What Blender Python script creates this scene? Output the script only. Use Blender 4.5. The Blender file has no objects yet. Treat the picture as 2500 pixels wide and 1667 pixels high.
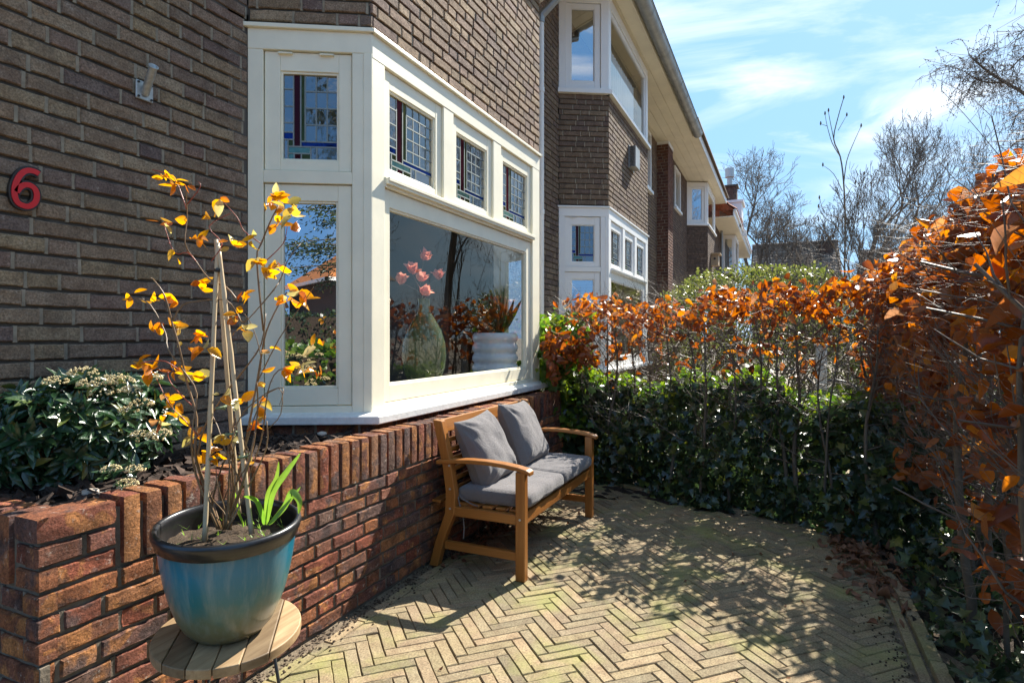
import bpy, math, random
import numpy as np
from mathutils import Vector, Matrix, Euler

# ------------------------------------------------------------------ camera, sky, sun, exposure
sc = bpy.context.scene
C = sc.collection
random.seed(6)
RNG = np.random.default_rng(6)
FPX, CAMH = 1450.0, 1.25
YAW = math.atan(658 / FPX)
CA, SA = math.cos(YAW), math.sin(YAW)
cam = bpy.data.objects.new("camera", bpy.data.cameras.new("camera"))
C.objects.link(cam)
cam.location = (0, 0, CAMH)
cam.rotation_euler = (math.radians(90), 0, YAW - math.radians(90))
cam.data.sensor_width = 36
cam.data.lens = 36 * FPX / 2500
cam.data.shift_y = -0.0054
cam.data.clip_start = 0.05
cam.data.clip_end = 600
sc.camera = cam

SUN_EL = math.radians(42)
SUN_AZ = (0.970, -0.243)            # horizontal direction towards the sun
world = bpy.data.worlds.new("World"); sc.world = world
world.use_nodes = True
nt = world.node_tree; nt.nodes.clear()
def N(t, typ, **kw):
    n = t.nodes.new(typ)
    for k, v in kw.items():
        if k.startswith('i_'):
            n.inputs[k[2:].replace('_', ' ')].default_value = v
        else: setattr(n, k, v)
    return n
wo = N(nt, 'ShaderNodeOutputWorld'); bg = N(nt, 'ShaderNodeBackground'); sky = N(nt, 'ShaderNodeTexSky')
sky.sky_type = 'NISHITA'; sky.sun_disc = False
sky.sun_elevation = SUN_EL
sky.sun_rotation = math.atan2(SUN_AZ[0], SUN_AZ[1])
sky.air_density = 1.2; sky.dust_density = 0.6; sky.ozone_density = 2.0
bg.inputs['Strength'].default_value = 0.13
# thin high haze evens the clear sky out
hz = N(nt, 'ShaderNodeMixRGB'); hz.inputs['Fac'].default_value = 0.92; hz.inputs['Color2'].default_value = (1.12, 2.35, 3.95, 1)
nt.links.new(sky.outputs['Color'], hz.inputs['Color1'])
# the clear sky is paler towards the sun and deeper blue away from it
tcs = N(nt, 'ShaderNodeTexCoord'); dsn = N(nt, 'ShaderNodeVectorMath', operation='DOT_PRODUCT'); dsn.inputs[1].default_value = (SUN_AZ[0]*.74, SUN_AZ[1]*.74, .67)
nt.links.new(tcs.outputs['Generated'], dsn.inputs[0])
msn = N(nt, 'ShaderNodeMapRange'); msn.inputs['From Min'].default_value = -.7; msn.inputs['From Max'].default_value = .75
nt.links.new(dsn.outputs['Value'], msn.inputs['Value'])
hcol = N(nt, 'ShaderNodeMixRGB'); hcol.inputs['Color1'].default_value = (.40, 1.35, 3.2, 1); hcol.inputs['Color2'].default_value = (.98, 1.98, 3.2, 1)
nt.links.new(msn.outputs[0], hcol.inputs['Fac']); nt.links.new(hcol.outputs['Color'], hz.inputs['Color2'])
# wispy clouds: noise over the view direction, limited to a few patches; those overhead and behind are unseen, added as fill light
tc = N(nt, 'ShaderNodeTexCoord')
mp = N(nt, 'ShaderNodeMapping'); mp.inputs['Scale'].default_value = (3.0, 1.6, 7.5); mp.inputs['Rotation'].default_value = (0.12, 0.10, 0.3)
nz = N(nt, 'ShaderNodeTexNoise'); nz.inputs['Scale'].default_value = 1.5; nz.inputs['Detail'].default_value = 11; nz.inputs['Roughness'].default_value = 0.58; nz.inputs['Distortion'].default_value = 0.9
nt.links.new(tc.outputs['Generated'], mp.inputs['Vector']); nt.links.new(mp.outputs['Vector'], nz.inputs['Vector'])
def dir_of(x, y):
    u = x * 2500 / 2352 - 1250; v = y * 2500 / 2352 - 820
    d = Vector((FPX * CA + u * SA, FPX * SA - u * CA, -v)); d.normalize(); return d
acc = None
for (cx, cy, wx, wz, amp) in ((1700, 185, 170, 62, 1.0), (1640, 60, 110, 60, .5), (2050, 255, 210, 38, 1.0), (1760, 335, 260, 42, .95), (2150, 290, 200, 30, .6), (1620, 130, 90, 80, .5), (1500, -300, 500, 100, .3), (2500, -200, 300, 150, .8), (700, -500, 600, 200, .7), (-900, 100, 500, 100, .7), (1200, -2500, 1500, 900, 1.0), (-2500, -900, 900, 500, .8), (None, (0.1, -0.15, 1), 1300, 1300, 1.0), (None, (-.5, -.7, .75), 700, 700, .9)):
    c = dir_of(cx, cy) if cx is not None else Vector(cy).normalized()
    # elliptical falloff in the tangent plane of direction c
    side = Vector((c.y, -c.x, 0)).normalized(); up = side.cross(c) * 1.0
    d1 = N(nt, 'ShaderNodeVectorMath', operation='DOT_PRODUCT'); d1.inputs[1].default_value = tuple(side / (wx / 1364))
    d2 = N(nt, 'ShaderNodeVectorMath', operation='DOT_PRODUCT'); d2.inputs[1].default_value = tuple(up / (wz / 1364))
    d3 = N(nt, 'ShaderNodeVectorMath', operation='DOT_PRODUCT'); d3.inputs[1].default_value = tuple(c)
    for d in (d1, d2, d3): nt.links.new(tc.outputs['Generated'], d.inputs[0])
    p1 = N(nt, 'ShaderNodeMath', operation='MULTIPLY'); nt.links.new(d1.outputs['Value'], p1.inputs[0]); nt.links.new(d1.outputs['Value'], p1.inputs[1])
    p2 = N(nt, 'ShaderNodeMath', operation='MULTIPLY_ADD'); nt.links.new(d2.outputs['Value'], p2.inputs[0]); nt.links.new(d2.outputs['Value'], p2.inputs[1]); nt.links.new(p1.outputs[0], p2.inputs[2])
    mr = N(nt, 'ShaderNodeMapRange'); mr.interpolation_type = 'SMOOTHSTEP'
    mr.inputs['From Min'].default_value = 1.7; mr.inputs['From Max'].default_value = 0.0; mr.inputs['To Min'].default_value = 0; mr.inputs['To Max'].default_value = amp
    nt.links.new(p2.outputs[0], mr.inputs['Value'])
    g = N(nt, 'ShaderNodeMath', operation='GREATER_THAN'); g.inputs[1].default_value = 0; nt.links.new(d3.outputs['Value'], g.inputs[0])
    m = N(nt, 'ShaderNodeMath', operation='MULTIPLY'); nt.links.new(mr.outputs[0], m.inputs[0]); nt.links.new(g.outputs[0], m.inputs[1])
    if acc is None: acc = m
    else:
        x = N(nt, 'ShaderNodeMath', operation='MAXIMUM'); nt.links.new(acc.outputs[0], x.inputs[0]); nt.links.new(m.outputs[0], x.inputs[1]); acc = x
ns = N(nt, 'ShaderNodeMapRange'); ns.inputs['From Min'].default_value = 0.47; ns.inputs['From Max'].default_value = 0.72
nt.links.new(nz.outputs['Fac'], ns.inputs['Value'])
mm = N(nt, 'ShaderNodeMath', operation='MULTIPLY'); nt.links.new(ns.outputs[0], mm.inputs[0]); nt.links.new(acc.outputs[0], mm.inputs[1])
base = N(nt, 'ShaderNodeMapRange'); base.inputs['From Min'].default_value = .45; base.inputs['From Max'].default_value = .8; base.inputs['To Max'].default_value = .08
nt.links.new(nz.outputs['Fac'], base.inputs['Value'])
mx2 = N(nt, 'ShaderNodeMath', operation='MAXIMUM'); nt.links.new(mm.outputs[0], mx2.inputs[0]); nt.links.new(base.outputs[0], mx2.inputs[1])
mixc = N(nt, 'ShaderNodeMixRGB'); mixc.inputs['Color2'].default_value = (4.4, 4.5, 4.6, 1)
nt.links.new(mx2.outputs[0], mixc.inputs['Fac']); nt.links.new(hz.outputs['Color'], mixc.inputs['Color1'])
nt.links.new(mixc.outputs['Color'], bg.inputs['Color']); nt.links.new(bg.outputs[0], wo.inputs['Surface'])

sd = bpy.data.lights.new("sun", 'SUN'); sd.energy = 5.0; sd.angle = math.radians(0.45); sd.color = (1, .94, .84)
sun = bpy.data.objects.new("sun", sd); C.objects.link(sun)
sdir = Vector((SUN_AZ[0] * math.cos(SUN_EL), SUN_AZ[1] * math.cos(SUN_EL), math.sin(SUN_EL)))
sun.rotation_euler = sdir.to_track_quat('Z', 'Y').to_euler(); sun.location = (12, -3, 14)
sc.view_settings.view_transform = 'Standard'; sc.view_settings.look = 'None'
sc.view_settings.gamma = 1.0; sc.view_settings.exposure = 1.42
sc.cycles.max_bounces = 8; sc.cycles.transparent_max_bounces = 24; sc.cycles.use_denoising = True
sc.cycles.caustics_reflective = False; sc.cycles.caustics_refractive = False

# ------------------------------------------------------------------ helpers
class MB:
    """collects faces and links them as ONE mesh object"""
    def __init__(s): s.v = []; s.f = []; s.m = []
    def add(s, vs, fs, mi=0):
        n = len(s.v); s.v.extend([tuple(v) for v in vs])
        s.f.extend([tuple(i + n for i in f) for f in fs]); s.m.extend([mi] * len(fs))
    def box(s, lo, hi, mi=0, tf=None):
        x0, y0, z0 = lo; x1, y1, z1 = hi
        vs = [(x0,y0,z0),(x1,y0,z0),(x1,y1,z0),(x0,y1,z0),(x0,y0,z1),(x1,y0,z1),(x1,y1,z1),(x0,y1,z1)]
        if tf: vs = [tf(*v) for v in vs]
        s.add(vs, [(0,3,2,1),(4,5,6,7),(0,1,5,4),(1,2,6,5),(2,3,7,6),(3,0,4,7)], mi)
    def tube(s, pts, rad, n=6, mi=0, cap=True):
        pts = [Vector(p) for p in pts]
        if not hasattr(rad, '__len__'): rad = [rad] * len(pts)
        ref = None; rings = []
        for i, p in enumerate(pts):
            t = (pts[min(i+1, len(pts)-1)] - pts[max(i-1, 0)])
            if t.length < 1e-9: t = Vector((0,0,1))
            t.normalize()
            if ref is None: ref = t.orthogonal().normalized()
            ref = (ref - t * ref.dot(t))
            if ref.length < 1e-6: ref = t.orthogonal()
            ref.normalize(); b = t.cross(ref)
            rings.append([p + (ref * math.cos(2*math.pi*k/n) + b * math.sin(2*math.pi*k/n)) * rad[i] for k in range(n)])
        vs = [v for r in rings for v in r]; fs = []
        for i in range(len(pts)-1):
            for k in range(n):
                fs.append((i*n+k, i*n+(k+1)%n, (i+1)*n+(k+1)%n, (i+1)*n+k))
        if cap: fs.append(tuple(range(n))[::-1]); fs.append(tuple((len(pts)-1)*n+k for k in range(n)))
        s.add(vs, fs, mi)
    def lathe(s, prof, c, n=48, mi=0, tf=None, mod=None):
        vs = []
        for j, (r, z) in enumerate(prof):
            for k in range(n):
                a = 2*math.pi*k/n; rr = r * (mod(a, z) if mod else 1)
                p = (c[0] + rr*math.cos(a), c[1] + rr*math.sin(a), c[2] + z)
                vs.append(tf(*p) if tf else p)
        fs = [(j*n+k, j*n+(k+1)%n, (j+1)*n+(k+1)%n, (j+1)*n+k) for j in range(len(prof)-1) for k in range(n)]
        s.add(vs, fs, mi)
    def disc(s, c, r, n=32, mi=0, tf=None):
        vs = [(c[0]+r*math.cos(2*math.pi*k/n), c[1]+r*math.sin(2*math.pi*k/n), c[2]) for k in range(n)]
        if tf: vs = [tf(*v) for v in vs]
        s.add(vs, [tuple(range(n))], mi)
    def build(s, name, mats, parent=None, smooth=False, bevel=0, fix=True):
        me = bpy.data.meshes.new(name)
        me.from_pydata(s.v, [], s.f)
        if not isinstance(mats, (list, tuple)): mats = [mats]
        for m in mats: me.materials.append(m)
        if len(mats) > 1: me.polygons.foreach_set('material_index', s.m)
        if smooth: me.polygons.foreach_set('use_smooth', [True]*len(s.f))
        me.update()
        o = bpy.data.objects.new(name, me); C.objects.link(o)
        if parent is not None:
            o.parent = parent
            o.matrix_parent_inverse = Matrix.Translation(-Vector(parent.location)) if parent.type == 'EMPTY' else Matrix.Identity(4)
        if bevel:
            b = o.modifiers.new('bevel', 'BEVEL'); b.width = bevel; b.segments = 2; b.limit_method = 'ANGLE'; b.angle_limit = math.radians(40)
        return o

def tag(o, label=None, cat=None, group=None, kind=None):
    if label: o['label'] = label
    if cat: o['category'] = cat
    if group: o['group'] = group
    if kind: o['kind'] = kind
    return o
def thing(name, label, cat, loc=(0,0,0), group=None):
    o = bpy.data.objects.new(name, None); C.objects.link(o); o.location = loc; o.empty_display_size = .1
    return tag(o, label, cat, group)

def np_mesh(name, V, F, mats, parent=None, smooth=False, mi=None, kind=None):
    """V (n,3) array, F (m,k) array of equal-size faces"""
    me = bpy.data.meshes.new(name)
    n, k = F.shape
    me.vertices.add(len(V)); me.vertices.foreach_set('co', np.ascontiguousarray(V, dtype=np.float32).ravel())
    me.loops.add(n*k); me.loops.foreach_set('vertex_index', np.ascontiguousarray(F, dtype=np.int32).ravel())
    me.polygons.add(n); me.polygons.foreach_set('loop_start', np.arange(0, n*k, k, dtype=np.int32))
    me.polygons.foreach_set('loop_total', np.full(n, k, dtype=np.int32))
    if not isinstance(mats, (list, tuple)): mats = [mats]
    for m in mats: me.materials.append(m)
    if mi is not None: me.polygons.foreach_set('material_index', np.ascontiguousarray(mi, dtype=np.int32))
    if smooth: me.polygons.foreach_set('use_smooth', np.ones(n, dtype=bool))
    me.update(calc_edges=True); me.validate()
    o = bpy.data.objects.new(name, me); C.objects.link(o)
    if parent is not None:
        o.parent = parent
        o.matrix_parent_inverse = Matrix.Translation(-Vector(parent.location)) if parent.type == 'EMPTY' else Matrix.Identity(4)
    if kind: o['kind'] = kind
    return o

def leaf_template(kind='beech'):
    """unit leaf along +X, normal +Z; returns verts and quad faces"""
    if kind == 'ivy':
        # five lobes, fan split into quads around the centre
        out = [(0,0),(.05,-.30),(-.05,-.52),(.28,-.34),(.42,-.58),(.56,-.26),(1.0,0),(.56,.26),(.42,.58),(.28,.34),(-.05,.52),(.05,.30)]
        V = [(.36,0,-.05)] + [(x, y, .06*abs(y)) for x, y in out]
        F = [(0, i, i+1, i+2) for i in range(1, 11, 2)] + [(0, 11, 12, 1)]
        return np.array(V), np.array(F)
    wid = {'beech': .31, 'rose': .30, 'long': .17, 'blade': .06, 'round': .40}[kind]
    curl = {'beech': .18, 'rose': .10, 'long': .12, 'blade': .25, 'round': .05}[kind]
    xs = [0, .18, .42, .68, .88, 1.0]
    ws = [.02, .72, 1.0, .78, .36, .01]
    V = []; F = []
    for i, (x, w) in enumerate(zip(xs, ws)):
        z = curl * (x*x) * -1
        wv = (.018 if i % 2 else -.018) if kind == 'beech' else 0
        V += [(x, -w*wid, z + .10*w + wv), (x, 0, z), (x, w*wid, z + .10*w - wv)]
    for i in range(5):
        a = i*3
        F += [(a, a+3, a+4, a+1), (a+1, a+4, a+5, a+2)]
    return np.array(V, float), np.array(F)

def rot_frames(dirs, normals):
    x = dirs / np.linalg.norm(dirs, axis=1, keepdims=True)
    z = normals - x * np.sum(normals*x, axis=1, keepdims=True)
    z /= np.maximum(np.linalg.norm(z, axis=1, keepdims=True), 1e-6)
    y = np.cross(z, x)
    return np.stack([x, y, z], axis=2)   # columns

def scatter(kind, pos, dirs, normals, scale, curlvar=.35):
    T, F = leaf_template(kind) if isinstance(kind, str) else kind
    n = len(pos); R = rot_frames(np.asarray(dirs, float), np.asarray(normals, float))
    Tn = np.repeat(T[None], n, axis=0).copy()
    # individual curl and fold
    c = RNG.normal(0, curlvar, n)[:, None]; fo = RNG.normal(0, curlvar, n)[:, None]
    Tn[:, :, 2] += c * Tn[:, :, 0]**2 * .5 + fo * np.abs(Tn[:, :, 1]) * 1.0
    Tn[:, :, 1] += RNG.normal(0, .10, n)[:, None] * Tn[:, :, 0]**2
    W = np.einsum('nij,nkj->nki', R, Tn) * np.asarray(scale)[:, None, None] + np.asarray(pos)[:, None, :]
    FF = (F[None] + (np.arange(n) * len(T))[:, None, None]).reshape(-1, F.shape[1])
    return W.reshape(-1, 3), FF
def join(parts):
    Vs = []; Fs = []; n = 0
    for V, F in parts: Vs.append(V); Fs.append(F + n); n += len(V)
    return np.concatenate(Vs), np.concatenate(Fs)

def tubes_np(segs, n=3):
    """segs: array (m,8): p0(3), p1(3), r0, r1 -> thin open tubes"""
    S = np.asarray(segs, float); m = len(S)
    p0, p1, r0, r1 = S[:, :3], S[:, 3:6], S[:, 6], S[:, 7]
    t = p1 - p0; L = np.linalg.norm(t, axis=1, keepdims=True); t = t / np.maximum(L, 1e-9)
    a = np.where(np.abs(t[:, 2:3]) < .9, np.array([[0, 0, 1.]]), np.array([[1., 0, 0]]))
    x = np.cross(t, a); x /= np.linalg.norm(x, axis=1, keepdims=True); y = np.cross(t, x)
    V = np.zeros((m, 2*n, 3))
    for k in range(n):
        c, s = math.cos(2*math.pi*k/n), math.sin(2*math.pi*k/n)
        d = x*c + y*s
        V[:, k] = p0 + d * r0[:, None]; V[:, n+k] = p1 + d * r1[:, None]
    F = np.array([(k, (k+1) % n, n+(k+1) % n, n+k) for k in range(n)])
    FF = (F[None] + (np.arange(m)*2*n)[:, None, None]).reshape(-1, 4)
    return V.reshape(-1, 3), FF

def at(x, y, depth):
    """point at a measured distance along the view axis, from a spot in the survey photo"""
    u = x * 2500 / 2352 - 1250; v = y * 2500 / 2352 - 820; k = depth / FPX
    return Vector(((FPX*CA + u*SA)*k, (FPX*SA - u*CA)*k, CAMH - v*k))
def atY(x, y, Y):
    u = x * 2500 / 2352 - 1250; v = y * 2500 / 2352 - 820; k = Y / (FPX*SA - u*CA)
    return Vector(((FPX*CA + u*SA)*k, Y, CAMH - v*k))
def atX(x, y, X):
    u = x * 2500 / 2352 - 1250; v = y * 2500 / 2352 - 820; k = X / (FPX*CA + u*SA)
    return Vector((X, (FPX*SA - u*CA)*k, CAMH - v*k))
def ground_at(x, y, z=0):
    u = x * 2500 / 2352 - 1250; v = y * 2500 / 2352 - 820; k = (CAMH - z) / v
    return Vector(((FPX*CA + u*SA)*k, (FPX*SA - u*CA)*k, z))

# ------------------------------------------------------------------ materials
def new_mat(name):
    m = bpy.data.materials.new(name); m.use_nodes = True; t = m.node_tree; t.nodes.clear()
    o = t.nodes.new('ShaderNodeOutputMaterial'); b = t.nodes.new('ShaderNodeBsdfPrincipled')
    t.links.new(b.outputs[0], o.inputs['Surface'])
    return m, t, b, o
def ramp(t, stops, src, interp='LINEAR'):
    r = t.nodes.new('ShaderNodeValToRGB'); r.color_ramp.interpolation = interp
    e = r.color_ramp.elements
    while len(e) > 1: e.remove(e[-1])
    e[0].position = stops[0][0]; e[0].color = (*stops[0][1], 1)
    for p, c in stops[1:]:
        x = e.new(p); x.color = (*c, 1)
    t.links.new(src, r.inputs['Fac']); return r
def noise(t, scale, detail=4, rough=.55, coord='Object', vec=None, dist=0):
    n = t.nodes.new('ShaderNodeTexNoise'); n.inputs['Scale'].default_value = scale
    n.inputs['Detail'].default_value = detail; n.inputs['Roughness'].default_value = rough; n.inputs['Distortion'].default_value = dist
    if vec is None:
        c = t.nodes.new('ShaderNodeTexCoord'); vec = c.outputs[coord]
    t.links.new(vec, n.inputs['Vector']); return n
def mixrgb(t, a, b, fac, mode='MIX'):
    m = t.nodes.new('ShaderNodeMixRGB'); m.blend_type = mode
    for inp, val in (('Color1', a), ('Color2', b)):
        if isinstance(val, tuple): m.inputs[inp].default_value = (*val, 1) if len(val) == 3 else val
        else: t.links.new(val, m.inputs[inp])
    if isinstance(fac, (int, float)): m.inputs['Fac'].default_value = fac
    else: t.links.new(fac, m.inputs['Fac'])
    return m.outputs['Color']
def mapr(t, src, a, b, c, d):
    r = t.nodes.new('ShaderNodeMapRange')
    r.inputs['From Min'].default_value = a; r.inputs['From Max'].default_value = b; r.inputs['To Min'].default_value = c; r.inputs['To Max'].default_value = d
    t.links.new(src, r.inputs['Value']); return r.outputs[0]
def bump(t, b, h, strength, dist=.01):
    n = t.nodes.new('ShaderNodeBump'); n.inputs['Strength'].default_value = strength; n.inputs['Distance'].default_value = dist
    t.links.new(h, n.inputs['Height']); t.links.new(n.outputs[0], b.inputs['Normal']); return n
def island(t):
    return t.nodes.new('ShaderNodeNewGeometry').outputs['Random Per Island']

def mat_brick(name, stops, mott=.5, bscale=70, bdist=.006, rough=.9, moss=None, dark=.5, speck=None, patch=None):
    m, t, b, o = new_mat(name)
    r = ramp(t, stops, island(t))
    if patch:      # kiln-fired patches that differ from brick to brick
        ip = island(t); mpv = t.nodes.new('ShaderNodeVectorMath'); mpv.operation = 'MULTIPLY_ADD'; cv = t.nodes.new('ShaderNodeTexCoord'); cmb = t.nodes.new('ShaderNodeCombineXYZ')
        for i_ in range(3): t.links.new(ip, cmb.inputs[i_])
        mpv.inputs[1].default_value = (37, 91, 53); t.links.new(cmb.outputs[0], mpv.inputs[0]); t.links.new(cv.outputs['Object'], mpv.inputs[2])
        np1 = noise(t, 9, 4, .6, vec=mpv.outputs[0], dist=.6)
        r_ = type('x', (), {})(); r_.outputs = {'Color': mixrgb(t, r.outputs['Color'], patch[0], mapr(t, np1.outputs['Fac'], patch[1], patch[1]+.07, 0, patch[2]))}
        np2 = noise(t, 7, 4, .6, vec=mpv.outputs[0]); r = type('x', (), {})(); r.outputs = {'Color': mixrgb(t, r_.outputs['Color'], patch[3], mapr(t, np2.outputs['Fac'], .55, .63, 0, .85))}
    n1 = noise(t, 14, 5, .65); n2 = noise(t, 130, 4, .7)
    f1 = mapr(t, n1.outputs['Fac'], .32, .68, 0, 1)
    col = mixrgb(t, r.outputs['Color'], mixrgb(t, r.outputs['Color'], (dark, dark*.92, dark*.9), 1, 'MULTIPLY'), f1)
    f2 = mapr(t, n2.outputs['Fac'], .33, .7, .5, 1.42)
    cc = t.nodes.new('ShaderNodeCombineXYZ')
    for i in range(3): t.links.new(f2, cc.inputs[i])
    col = mixrgb(t, col, cc.outputs[0], mott, 'MULTIPLY')
    if speck:
        n3 = noise(t, 42, 6, .75); f3 = mapr(t, n3.outputs['Fac'], .60, .72, 0, speck[1])
        col = mixrgb(t, col, speck[0], f3)
    if moss:
        n4 = noise(t, 3.2, 4, .6); f4 = mapr(t, n4.outputs['Fac'], moss[1], moss[1]+.22, 0, moss[2])
        col = mixrgb(t, col, moss[0], f4)
    t.links.new(col, b.inputs['Base Color']); b.inputs['Roughness'].default_value = rough
    b.inputs['Specular IOR Level'].default_value = .3
    nb = noise(t, bscale, 8, .72)
    nb2 = noise(t, bscale*.22, 4, .6)
    a = t.nodes.new('ShaderNodeMath'); a.operation = 'MULTIPLY_ADD'; a.inputs[1].default_value = .7
    t.links.new(nb2.outputs['Fac'], a.inputs[0]); t.links.new(nb.outputs['Fac'], a.inputs[2])
    bump(t, b, a.outputs[0], 1.0, bdist)
    return m
def mat_plain(name, col, rough=.6, var=.15, nscale=8, bscale=60, bstr=.2, bdist=.003, spec=.5, metal=0, coat=0):
    m, t, b, o = new_mat(name)
    n = noise(t, nscale, 6, .6)
    c = mixrgb(t, tuple(x*(1-var) for x in col), tuple(min(1, x*(1+var)) for x in col), mapr(t, n.outputs['Fac'], .3, .7, 0, 1))
    t.links.new(c, b.inputs['Base Color']); b.inputs['Roughness'].default_value = rough
    b.inputs['Specular IOR Level'].default_value = spec; b.inputs['Metallic'].default_value = metal; b.inputs['Coat Weight'].default_value = coat
    if bstr: bump(t, b, noise(t, bscale, 6, .65).outputs['Fac'], bstr, bdist)
    return m
def mat_leaf(name, stops, trans=.55, rough=.5, tint=1.5, vein=False, spec=.5, var_seed=0):
    """thin leaf: glossy-diffuse plus light passing through"""
    m, t, b, o = new_mat(name)
    r = ramp(t, stops, island(t))
    n = noise(t, 35, 4, .6)
    col = mixrgb(t, r.outputs['Color'], (.55, .45, .4), mapr(t, n.outputs['Fac'], .4, .75, 0, .5), 'MULTIPLY')
    t.links.new(col, b.inputs['Base Color']); b.inputs['Roughness'].default_value = rough
    b.inputs['Specular IOR Level'].default_value = spec
    tr = t.nodes.new('ShaderNodeBsdfTranslucent')
    hs = t.nodes.new('ShaderNodeHueSaturation'); hs.inputs['Saturation'].default_value = 1.12; hs.inputs['Value'].default_value = tint
    t.links.new(col, hs.inputs['Color']); t.links.new(hs.outputs[0], tr.inputs['Color'])
    mx = t.nodes.new('ShaderNodeMixShader'); mx.inputs[0].default_value = trans
    t.links.new(b.outputs[0], mx.inputs[1]); t.links.new(tr.outputs[0], mx.inputs[2]); t.links.new(mx.outputs[0], o.inputs['Surface'])
    bump(t, b, noise(t, 90, 3, .5).outputs['Fac'], .5, .004)
    return m
def mat_wood(name, c1, c2, axis=0, rough=.5, scale=22, coat=0, stretch=14, isl=.35):
    m, t, b, o = new_mat(name)
    c = t.nodes.new('ShaderNodeTexCoord'); mp_ = t.nodes.new('ShaderNodeMapping')
    s = [stretch]*3; s[axis] = 1.0; mp_.inputs['Scale'].default_value = s
    t.links.new(c.outputs['Object'], mp_.inputs['Vector'])
    n = noise(t, scale/8, 8, .65, vec=mp_.outputs[0], dist=.6)
    r = ramp(t, [(.3, c1), (.5, tuple((x+y)/2 for x, y in zip(c1, c2))), (.72, c2)], n.outputs['Fac'])
    ii = mapr(t, island(t), 0, 1, 1-isl, 1+isl*.4)
    cc = t.nodes.new('ShaderNodeCombineXYZ')
    for i in range(3): t.links.new(ii, cc.inputs[i])
    t.links.new(mixrgb(t, r.outputs['Color'], cc.outputs[0], 1, 'MULTIPLY'), b.inputs['Base Color'])
    b.inputs['Roughness'].default_value = rough; b.inputs['Coat Weight'].default_value = coat; b.inputs['Coat Roughness'].default_value = .25
    bump(t, b, n.outputs['Fac'], .35, .002)
    return m
def mat_glass(name, tint=(.95, .97, .96), ior=1.5, bumpy=0, refl=1.0, tcol=None, gc=None):
    m, t, b, o = new_mat(name)
    t.nodes.remove(b)
    fr = t.nodes.new('ShaderNodeFresnel'); fr.inputs['IOR'].default_value = ior
    bf = t.nodes.new('ShaderNodeNewGeometry')       # a thin pane reflects alike from both sides
    t.links.new(mapr(t, bf.outputs['Backfacing'], 0, 1, ior, 1/ior), fr.inputs['IOR'])
    g = t.nodes.new('ShaderNodeBsdfGlossy'); g.inputs['Roughness'].default_value = 0.0; g.inputs['Color'].default_value = (*(gc or (refl, refl, refl)), 1)
    tr = t.nodes.new('ShaderNodeBsdfTransparent'); tr.inputs['Color'].default_value = (*tint, 1)
    mx = t.nodes.new('ShaderNodeMixShader')
    t.links.new(fr.outputs[0], mx.inputs[0]); t.links.new(tr.outputs[0], mx.inputs[1]); t.links.new(g.outputs[0], mx.inputs[2]); t.links.new(mx.outputs[0], o.inputs['Surface'])
    if bumpy:
        nn = noise(t, 14, 3, .5); bp = t.nodes.new('ShaderNodeBump'); bp.inputs['Strength'].default_value = bumpy; bp.inputs['Distance'].default_value = .01
        t.links.new(nn.outputs['Fac'], bp.inputs['Height']); t.links.new(bp.outputs[0], g.inputs['Normal']); t.links.new(bp.outputs[0], fr.inputs['Normal'])
    return m

M = {}
M['brick'] = mat_brick('house_brick', [(0, (.28,.20,.135)), (.2, (.35,.25,.165)), (.38, (.22,.155,.13)), (.55, (.38,.285,.17)), (.72, (.29,.195,.155)), (.88, (.43,.325,.21)), (1, (.19,.14,.125))], mott=1.0, bdist=.007, dark=.6, speck=((.55,.48,.40), .5), moss=((.13,.105,.08), .50, .45))
M['brick2'] = mat_brick('second_house_brick', [(0, (.20,.145,.10)), (.3, (.25,.18,.125)), (.55, (.17,.12,.10)), (.8, (.28,.21,.14)), (1, (.15,.11,.09))], mott=.9, bdist=.006, dark=.6, speck=((.45,.40,.33), .3))
M['brick_far'] = mat_brick('far_brick', [(0, (.15,.105,.08)), (.3, (.19,.13,.095)), (.6, (.13,.095,.08)), (1, (.22,.16,.12))], mott=.5, bdist=.004)
M['brick_pier'] = mat_brick('pier_brick', [(0, (.16,.07,.05)), (.4, (.22,.10,.065)), (.7, (.13,.06,.05)), (1, (.25,.13,.08))], mott=.5, bdist=.004)
M['mortar_garden'] = mat_plain('garden_mortar', (.15,.125,.095), .95, .35, 16, 90, .9, .005, spec=.2)
M['brick_wall'] = mat_brick('garden_brick', [(0, (.34,.12,.055)), (.2, (.20,.10,.075)), (.35, (.44,.16,.06)), (.5, (.25,.11,.075)), (.65, (.36,.10,.05)), (.8, (.19,.12,.10)), (.92, (.50,.22,.08)), (1, (.28,.11,.07))], mott=1.0, bscale=50, bdist=.016, dark=.38, speck=((.58,.50,.42), .8), patch=((.58,.25,.08), .54, .8, (.11,.075,.07)))
M['mortar'] = mat_plain('mortar', (.30,.255,.19), .95, .3, 20, 120, .8, .004, spec=.2)
M['mortar_dark'] = mat_plain('mortar_dark', (.085,.075,.062), .95, .3, 16, 120, .8, .004, spec=.2)
M['paver'] = mat_brick('paver_brick', [(0, (.27,.22,.125)), (.2, (.33,.26,.15)), (.4, (.21,.175,.11)), (.6, (.30,.245,.15)), (.8, (.36,.27,.16)), (1, (.25,.20,.13))], mott=.9, bscale=80, bdist=.003, dark=.72, moss=((.25,.26,.07), .50, .6))
M['sand'] = mat_brick('joint_sand', [(0, (.24,.19,.13)), (1, (.24,.19,.13))], mott=.9, bscale=120, bdist=.006, moss=((.12,.14,.04), .56, .5))
M['white'] = mat_plain('cream_paint', (.86,.80,.62), .4, .055, 5, 38, .12, .002)
M['white2'] = mat_plain('white_paint', (.80,.79,.76), .38, .03, 3, 45, .12, .002)
M['sill'] = mat_plain('sill_paint', (.72,.72,.69), .55, .10, 30, 70, .5, .003)
M['soffit'] = mat_plain('soffit_paint', (.82,.74,.56), .6, .08, 2.0, 45, .1, .002)
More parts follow.
